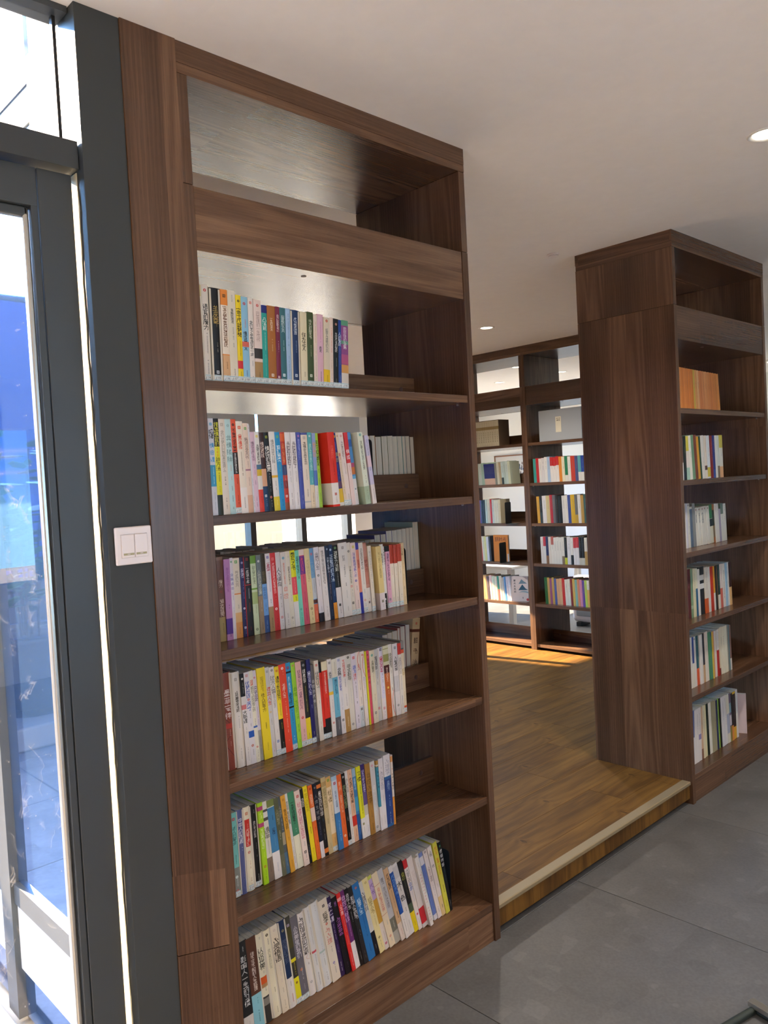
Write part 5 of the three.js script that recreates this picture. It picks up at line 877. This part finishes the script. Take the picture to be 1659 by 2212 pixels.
// ---------- third run of bookcases: what stands on it ----------
{
  const A = new Atlas(2048, 256, 16, 128), covers = [], pages = [];
  const place = (g, z, y, x, lean) => { g.applyMatrix4(new THREE.Matrix4().makeRotationZ(lean)); g.rotateY(-Math.PI / 2); g.translate(x, y + 0.0005, z); return g.toNonIndexed(); };
  const run = (zEnd, zStart, k, list, x = 4.627, h = 0.21, lean = 0.02, hv = 0.012) => { // along +z from zEnd
    const tot = list.split(' ').reduce((s, t) => s + (+t.split('*')[1] || 1), 0), unit = (zStart - zEnd) / tot; let z = zEnd, i = 0;
    for (const t of list.split(' ')) {
      const [cs, m] = t.split('*'), w = unit * (+m || 1), hh = h + (hash(i, k, 6) - 0.5) * hv, [c1, c2, sp] = cs.split('/'), spec = `#${c1}${c2 ? `;b ${sp ?? 0.6} 1 #${c2}` : ''};s .15 .5 #888`, c = paintSpine(A, spec, w * 1000, hh * 1000);
      covers.push(place(coverGeo(A, c, w - 0.0006, hh, 0.14), z, SH[k], x, lean)); pages.push(place(pagesGeo(w - 0.0006, hh, 0.14, 0.0006), z, SH[k], x, lean)); z += w; i++;
    }
  };
  // unit with the grey box
  const zr = -2.35;
  run(zr + 0.03, zr + 0.62, 1, '3a9c94 c0282c e0dcda d8d4d8 e0dede a8c0e0 c0282c/e4dedc/.35 c0282c/e4dedc/.35 c0282c/e4dedc/.35 e08a30 e6dcc0 2a7c58/e0dcd4/.75 e2e0dc c44438*1.4 4c5488 5ca4b0/dcd8d4/.65 2a489c/dcd8d4/.65 8a6440/e0dcd4/.2 dcdad8 e0dedc');
  run(zr + 0.05, zr + 0.6, 2, 'd8a028 26282a/3a4246 e0dde0*1.4 cdbb88*1.3 b83440 6a6468 2c2620 171614*1.3 dad6d2 e2dcd4 3a4c94 d4ac2c*1.4 6c6c6c/c09c3c/.7 dcd8d4 b8924c 34544c e0dcd0/16302c/.6 2a7c74', 4.627, 0.235, 0.025);
  run(zr + 0.06, zr + 0.6, 3, 'e2d8d0 c8303c/e0dcd8/.35 28305c/8a6038/.7 e0d4c4 c06050/e2dcd0/.3 e2dcd0 e2dcd0 e2dcd0 e2dcd0/8a7458/.7 181816/c8cc2c/.75 dcd8d8*1.3 e2dcd4/24282a/.65 c83840/e4dedc/.38 c83840/e4dedc/.38 1c1a18/c8c0b0/.75 1c1a18/c8c0b0/.75 e0d8c8/b08c50/.5 5c5464/2c2228/.7 e4dcd4*2', 4.64, 0.23, 0.01);
  run(zr + 0.07, zr + 0.63, 4, '2c6c2c*1.3 c89c50 9c5478 c8a048 5060a0 d8a878*1.4 e0b080 d02c20*1.2 e2dcc8*1.3 e2dcc8 8a3028 d8b050 88b4a4 dc8c60 d888a0 6c4c98 b8cc50 e4dcc8/dca850/.35 e0c8b0 c88c3c c8c8c8 d0d0d4 d4d4d8', 4.66, 0.225, 0.03);
  // unit with the boxed set: runs that end at the divider
  const zl = -3.31;
  run(zl + 0.32, zl + 0.73, 1, 'a8c0a8 b0ccb0 9ab4a0', 4.63, 0.2, 0.02);
  run(-2.925, -2.86, 1, 'c8d4cc a8c4b4', 4.625, 0.2, 0.05);
  run(-2.86, -2.74, 1, '2c3484/e0b8a4/.7 2c3484/e0b8a4/.7 2c3484/e0b8a4/.7 2c3484/e0b8a4/.7 2c3484/e0b8a4/.7 2c3484/e0b8a4/.7 2c3484/e0b8a4/.7 2c3484/e0b8a4/.7', 4.625, 0.19, 0.06, 0.002);
  run(-2.74, -2.565, 1, '8a8c84 d8d4c0 b8a484 c4d8d8/3c4444/.7 b8ccc8 c8d8d4 d0d8c0', 4.625, 0.2, 0.05);
  run(-2.95, -2.7, 2, '7c6cb8 1c2c4c*1.3 182430 c0d4d0*1.2 d8d0bc*1.3 c82c34 c8d4d0 dcd8c4*1.4 dcd8c4 dcd0b0', 4.63, 0.215, 0.01);
  run(-2.965, -2.83, 3, 'c02c34*1.2 d8d4b8 d8d48c d0d0d8 2a2a30', 4.635, 0.225, 0.04);
  run(-2.95, -2.63, 4, 'd0a468 d8b070 5c4848*1.4 e0b8b0*1.3 c8d4b8*1.5 e0d0b8 2c8870/d06050/.55 d8ccb0*1.3 d4ccb8 5c94c4 e0d0cc e4dcd8', 4.64, 0.215, 0.06);
  // rear rows of both units, spines away, page edges and tops showing
  for (const [za, zb, k] of [[-2.58, -2.45, 3], [-2.6, -2.44, 2], [-2.62, -2.44, 0], [-2.1, -1.5, 3], [-1.9, -1.5, 4]]) for (let z = za; z < zb; z += 0.026) { const c = paintSpine(A, '#c4c8c4', 20, 210), g = coverGeo(A, c, 0.025, 0.22, 0.15), p = pagesGeo(0.025, 0.22, 0.15, 0.0006); for (const q of [g, p]) { q.rotateY(Math.PI / 2); q.translate(4.61 + 0.28 + 0.15, SH[k] + 0.0005, z + 0.026); } covers.push(g.toNonIndexed()); pages.push(p.toNonIndexed()); }
  const o = new THREE.Group(); o.name = 'distant_books'; o.userData.kind = 'stuff'; o.userData.label = 'coloured books on the shelves of the bookcases beyond the opening'; o.userData.category = 'books'; scene.add(o);
  mesh('covers', mergeGeometries(covers), A.late(), o); mesh('pages', mergeGeometries(pages), M.pages, o);
}
{ // large grey box with a paper title slip
  const o = thing('book_box', 'large pale grey book box with a cream title slip on a high shelf', 'box', [4.635, SH[0] + 0.0004, -2.25]);
  mesh('box', box(0, 0, 0, 0.17, 0.262, 0.42, 1, 0.003), std('#a3a8ab', 0.7), o);
  const [c, g] = canvas(64, 256); g.fillStyle = '#ddd6be'; g.fillRect(0, 0, 64, 256); g.strokeStyle = '#3a352c'; [...'文明'].forEach((q, i) => drawGlyph(g, q, 12, 22 + i * 30, 18, 2.4)); [...'大系'].forEach((q, i) => drawGlyph(g, q, 36, 22 + i * 30, 18, 2.4));
  const t = new THREE.CanvasTexture(c); t.colorSpace = THREE.SRGBColorSpace; const s = box(-0.0012, 0.07, 0.17, 0, 0.2, 0.225, 1); s.attributes.uv.needsUpdate = true;
  const p = s.attributes.position, uv = s.attributes.uv; for (let i = 0; i < p.count; i++) uv.setXY(i, (p.getZ(i) - 0.17) / 0.055, (p.getY(i) - 0.07) / 0.13);
  mesh('title_slip', s, new THREE.MeshStandardMaterial({ map: t, roughness: 0.8 }), o, 'narrow cream title slip');
}
{ // boxed set: ten pale volumes in a brown slipcase
  const o = thing('boxed_set', 'set of pale slim volumes in a brown cardboard slipcase on a high shelf', 'boxed set', [4.63, SH[0] + 0.0004, -2.945]);
  const card = std('#6d5640', 0.7); mesh('slipcase', [box(0.004, 0, 0.262, 0.15, 0.232, 0.266, 1), box(0.004, 0, -0.003, 0.15, 0.232, 0, 1), box(0.004, 0.232, -0.003, 0.15, 0.235, 0.266, 2), box(0.148, 0, 0, 0.15, 0.232, 0.262, 1)], card, o);
  const [c, g] = canvas(64, 256); g.fillStyle = '#cfc4a4'; g.fillRect(0, 0, 64, 256); g.fillStyle = '#9c8450'; g.fillRect(0, 58, 64, 30); g.strokeStyle = '#6a6048'; for (let i = 0; i < 5; i++) drawGlyph(g, KNOWN[i * 11 + 3], 22, 110 + i * 22, 16, 2); const t = new THREE.CanvasTexture(c); t.colorSpace = THREE.SRGBColorSpace; const m = new THREE.MeshStandardMaterial({ map: t, roughness: 0.6 });
  for (let i = 0; i < 10; i++) { const b = box(0, 0, i * 0.0262 + 0.0004, 0.14, 0.23, (i + 1) * 0.0262 - 0.0006, 1, 0.0015), p = b.attributes.position, uv = b.attributes.uv; for (let k = 0; k < p.count; k++) uv.setXY(k, (p.getZ(k) - i * 0.0262) / 0.0262, p.getY(k) / 0.23); mesh('volume', b, m, o); }
}
function coverArt(w, h, f) { const [c, g] = canvas(w, h); f(g, w, h); const t = new THREE.CanvasTexture(c); t.colorSpace = THREE.SRGBColorSpace; return new THREE.MeshStandardMaterial({ map: t, roughness: 0.5 }); }
function displayed(name, label, p, turn, w, h, d, art, side) { // a book shown cover first
  const o = thing(name, label, 'book', p, turn); const f = box(-w / 2, 0, 0, w / 2, h, 0.001, 1), q = f.attributes.position, uv = f.attributes.uv;
  for (let i = 0; i < q.count; i++) uv.setXY(i, q.getX(i) / w + 0.5, q.getY(i) / h);
  mesh('cover', f, art, o); mesh('pages', box(-w / 2 + 0.002, 0.002, -d, w / 2 - 0.002, h - 0.002, 0, 1), M.pages, o); mesh('back_cover', box(-w / 2, 0, -d - 0.001, w / 2, h, -d, 1), side, o); mesh('spine', box(-w / 2, 0, -d, -w / 2 + 0.0015, h, 0, 1), side, o);
  return o;
}
displayed('mountain_book', 'white book showing blue ink mountains on its cover, low shelf beyond the opening', [4.66, SH[4] + 0.0005, -2.55], -Math.PI / 2 + 0.35, 0.155, 0.225, 0.02, coverArt(160, 232, (g, w, h) => {
  g.fillStyle = '#d6d2d4'; g.fillRect(0, 0, w, h); g.fillStyle = '#6c8ca0'; g.beginPath(); g.moveTo(70, 70); g.lineTo(98, 26); g.lineTo(118, 44); g.lineTo(150, 66); g.closePath(); g.fill(); g.fillStyle = '#35607c'; g.beginPath(); g.moveTo(66, 128); g.lineTo(104, 74); g.lineTo(134, 112); g.lineTo(158, 126); g.closePath(); g.fill(); g.fillStyle = '#8ca8b8'; g.beginPath(); g.moveTo(70, 150); g.quadraticCurveTo(110, 120, 158, 142); g.lineTo(158, 156); g.quadraticCurveTo(110, 142, 70, 150); g.fill(); g.strokeStyle = '#3a4650'; [...'山光水色间'].forEach((q, i) => drawGlyph(g, q, 24, 30 + i * 26, 17, 2.2)); g.fillStyle = '#2a3440'; g.fillRect(104, 190, 5, 16); g.fillStyle = '#b8444a'; g.beginPath(); g.arc(150, 214, 12, 0, 7); g.fill();
}), std('#d8d4d2', 0.6));
displayed('orange_book', 'orange book held up by a black bookend, shown cover first beyond the opening', [4.655, SH[3] + 0.0005, -2.735], -Math.PI / 2 + 0.12, 0.155, 0.24, 0.016, coverArt(160, 240, (g, w, h) => { g.fillStyle = '#c87a24'; g.fillRect(0, 0, w, h); g.strokeStyle = '#5c2c10'; [...'把时光'].forEach((q, i) => drawGlyph(g, q, 18 + i * 42, 20, 34, 4)); g.fillStyle = '#b8b8c0'; g.fillRect(146, 170, 14, 70); }), std('#b86c20', 0.6));
bookend([4.645, SH[3] + 0.0004, -2.67], 'black bookend in front of the orange book beyond the opening', 0.18, Math.PI / 2 + 0.12, 0.115);
bookend([4.65, SH[2] + 0.0004, -2.6], 'wide black bookend after the pale books beyond the opening', 0.19, Math.PI / 2 + 0.25, 0.13);
// ---------- ceiling lamps ----------
{
  const ring = new THREE.LatheGeometry([[0.04, 0.012], [0.044, 0.0], [0.056, -0.004], [0.062, 0.0], [0.062, 0.006]].map((p) => new THREE.Vector2(...p)), 32), lens = new THREE.CylinderGeometry(0.042, 0.042, 0.004, 28), trim = std('#dcd8d0', 0.35, { side: THREE.DoubleSide });
  const where = [[1.85, 0.71, 'above the tiled floor'], [3.684, -2.006, 'over the raised floor in front of the third bookcase'], [6.455, -3.206, 'in the far room, framed by the box-side opening'], [6.489, -4.098, 'in the far room, seen through the first top opening'], [5.646, -3.205, 'in the far room, hard by the divider of the bookcases'],
    [-1.0, 2.5, 'behind the viewer, near the glass door'], [1.85, 2.5, 'behind the viewer, facing the near bookcase'], [4.7, 2.5, 'facing the bookcase past the step'], [-1.0, 4.2, 'at the back of the front room, near the glass door'], [1.85, 4.2, 'at the back of the front room, in the middle'], [4.7, 4.2, 'at the back of the front room, far end']];
  for (const [x, z, w] of where) {
    const o = thing('downlight', `round white recessed downlight ${w}`, 'ceiling lamp', [x, H - 0.001, z], 0, 'recessed downlights');
    mesh('rim', ring, trim, o); mesh('lens', lens.clone().translate(0, 0.002, 0), M.lampGlow, o);
    const s = new THREE.SpotLight(0xfff4e6, 5.0, 0, 1.15, 0.6); s.position.set(x, H - 0.02, z); s.target.position.set(x, 0, z); s.shadow.radius = 2.5; s.castShadow = true; scene.add(s, s.target);
  }
  for (let i = 0; i < 3; i++) { // slim strip lamps far off to the side
    const o = thing('strip_lamp', `slim white strip lamp at the edge of the far ceiling, ${['upper', 'middle', 'lower'][i]} of three`, 'ceiling lamp', [7.6 + i * 0.45, H - 0.012, -0.9 - i * 0.35], 0, 'strip lamps');
    mesh('housing', box(-0.5, -0.01, -0.03, 0.5, 0.011, 0.03, 0, 0.003), M.white, o); mesh('diffuser', box(-0.48, -0.016, -0.022, 0.48, -0.01, 0.022, 0), M.lampGlow, o);
    const l = new THREE.RectAreaLight(0xfff4e6, 3, 0.96, 0.044); l.position.set(7.6 + i * 0.45, H - 0.03, -0.9 - i * 0.35); l.rotation.x = -Math.PI / 2; scene.add(l);
  }
  const sd = thing('smoke_detector', 'small round white detector on the ceiling by the second bookcase', 'detector', [2.45, H - 0.001, -0.57]);
  mesh('base', new THREE.CylinderGeometry(0.03, 0.032, 0.006, 24).translate(0, -0.003, 0), M.plastic, sd); mesh('cap', new THREE.CylinderGeometry(0.018, 0.026, 0.008, 24).translate(0, -0.01, 0), M.plastic, sd);
}
// ---------- far room ----------
{
  const o = thing('side_table', 'small white table standing in the far room behind the bookcases', 'table', [6.75, 0, -4.2]);
  mesh('table_top', box(-0.9, 0.62, -0.45, 0.5, 0.65, 0.65, 0, 0.004), M.white, o);
  for (const [x, z] of [[-0.85, 0.6], [0.45, 0.6], [-0.85, -0.4], [0.45, -0.4]]) mesh('leg', box(x - 0.03, 0, z - 0.03, x + 0.03, 0.62, z + 0.03, 1, 0.003), M.white, o);
  const a = thing('heater', 'white rounded appliance with a grey front on the far tiled floor', 'appliance', [6.3, 0, -2.75], -Math.PI / 2);
  mesh('body', new RoundedBoxGeometry(0.62, 0.5, 0.16, 4, 0.05).translate(0, 0.29, 0), M.plastic, a); mesh('grille', new RoundedBoxGeometry(0.5, 0.38, 0.02, 3, 0.009).translate(0, 0.3, 0.076), std('#8f9498', 0.6), a);
  for (const x of [-0.22, 0.22]) mesh('foot', box(x - 0.03, 0, -0.09, x + 0.03, 0.045, 0.09, 0, 0.004), M.black, a);
  const p = thing('wall_picture', 'brown wooden frame with a wide group photograph on the far wall', 'picture', [9.18, 1.62, -5.75]);
  mesh('frame', [box(-0.02, 0, -0.6, 0, 0.02, 0.6, 2), box(-0.02, 0.34, -0.6, 0, 0.36, 0.6, 2), box(-0.02, 0, -0.6, 0, 0.36, -0.58, 1), box(-0.02, 0, 0.58, 0, 0.36, 0.6, 1)], std('#8a5a3a', 0.5), p);
  const [c, g] = canvas(256, 64); g.fillStyle = '#c8c0b4'; g.fillRect(0, 0, 256, 64); seed = 3; for (let i = 0; i < 90; i++) { g.fillStyle = ['#2a2a30', '#5a3a2a', '#c8b8a8', '#3a4a6a'][i % 4]; g.fillRect(rnd() * 250, 18 + rnd() * 36, 4, 8); } const t = new THREE.CanvasTexture(c); t.colorSpace = THREE.SRGBColorSpace;
  const f = box(-0.012, 0.02, -0.58, -0.008, 0.34, 0.58, 2, 0, false), q = f.attributes.position, uv = f.attributes.uv; for (let i = 0; i < q.count; i++) uv.setXY(i, (q.getZ(i) + 0.58) / 1.16, (q.getY(i) - 0.02) / 0.32); mesh('photograph', f, new THREE.MeshStandardMaterial({ map: t, roughness: 0.4 }), p);
}
// ---------- steel base at the lower corner ----------
{
  const o = thing('stand_base', 'low metal stand base with a flat steel bar on the grey tiles', 'stand', [1.27, 0, 0.785], -0.24);
  mesh('bar', box(-0.005, 0.018, 0, 0.022, 0.034, 0.6, 2, 0.002), M.steel, o); mesh('bar', box(-0.62, 0.018, 0.575, 0.0, 0.034, 0.6, 0, 0.002), M.steel, o);
  mesh('tube', new THREE.CylinderGeometry(0.011, 0.011, 0.62, 16).rotateZ(Math.PI / 2).translate(-0.305, 0.011, 0.016), M.darkTube, o); mesh('tube', new THREE.CylinderGeometry(0.009, 0.009, 0.58, 16).rotateX(Math.PI / 2).translate(0.008, 0.0092, 0.3), M.darkTube, o);
}
renderer.render(scene, camera);
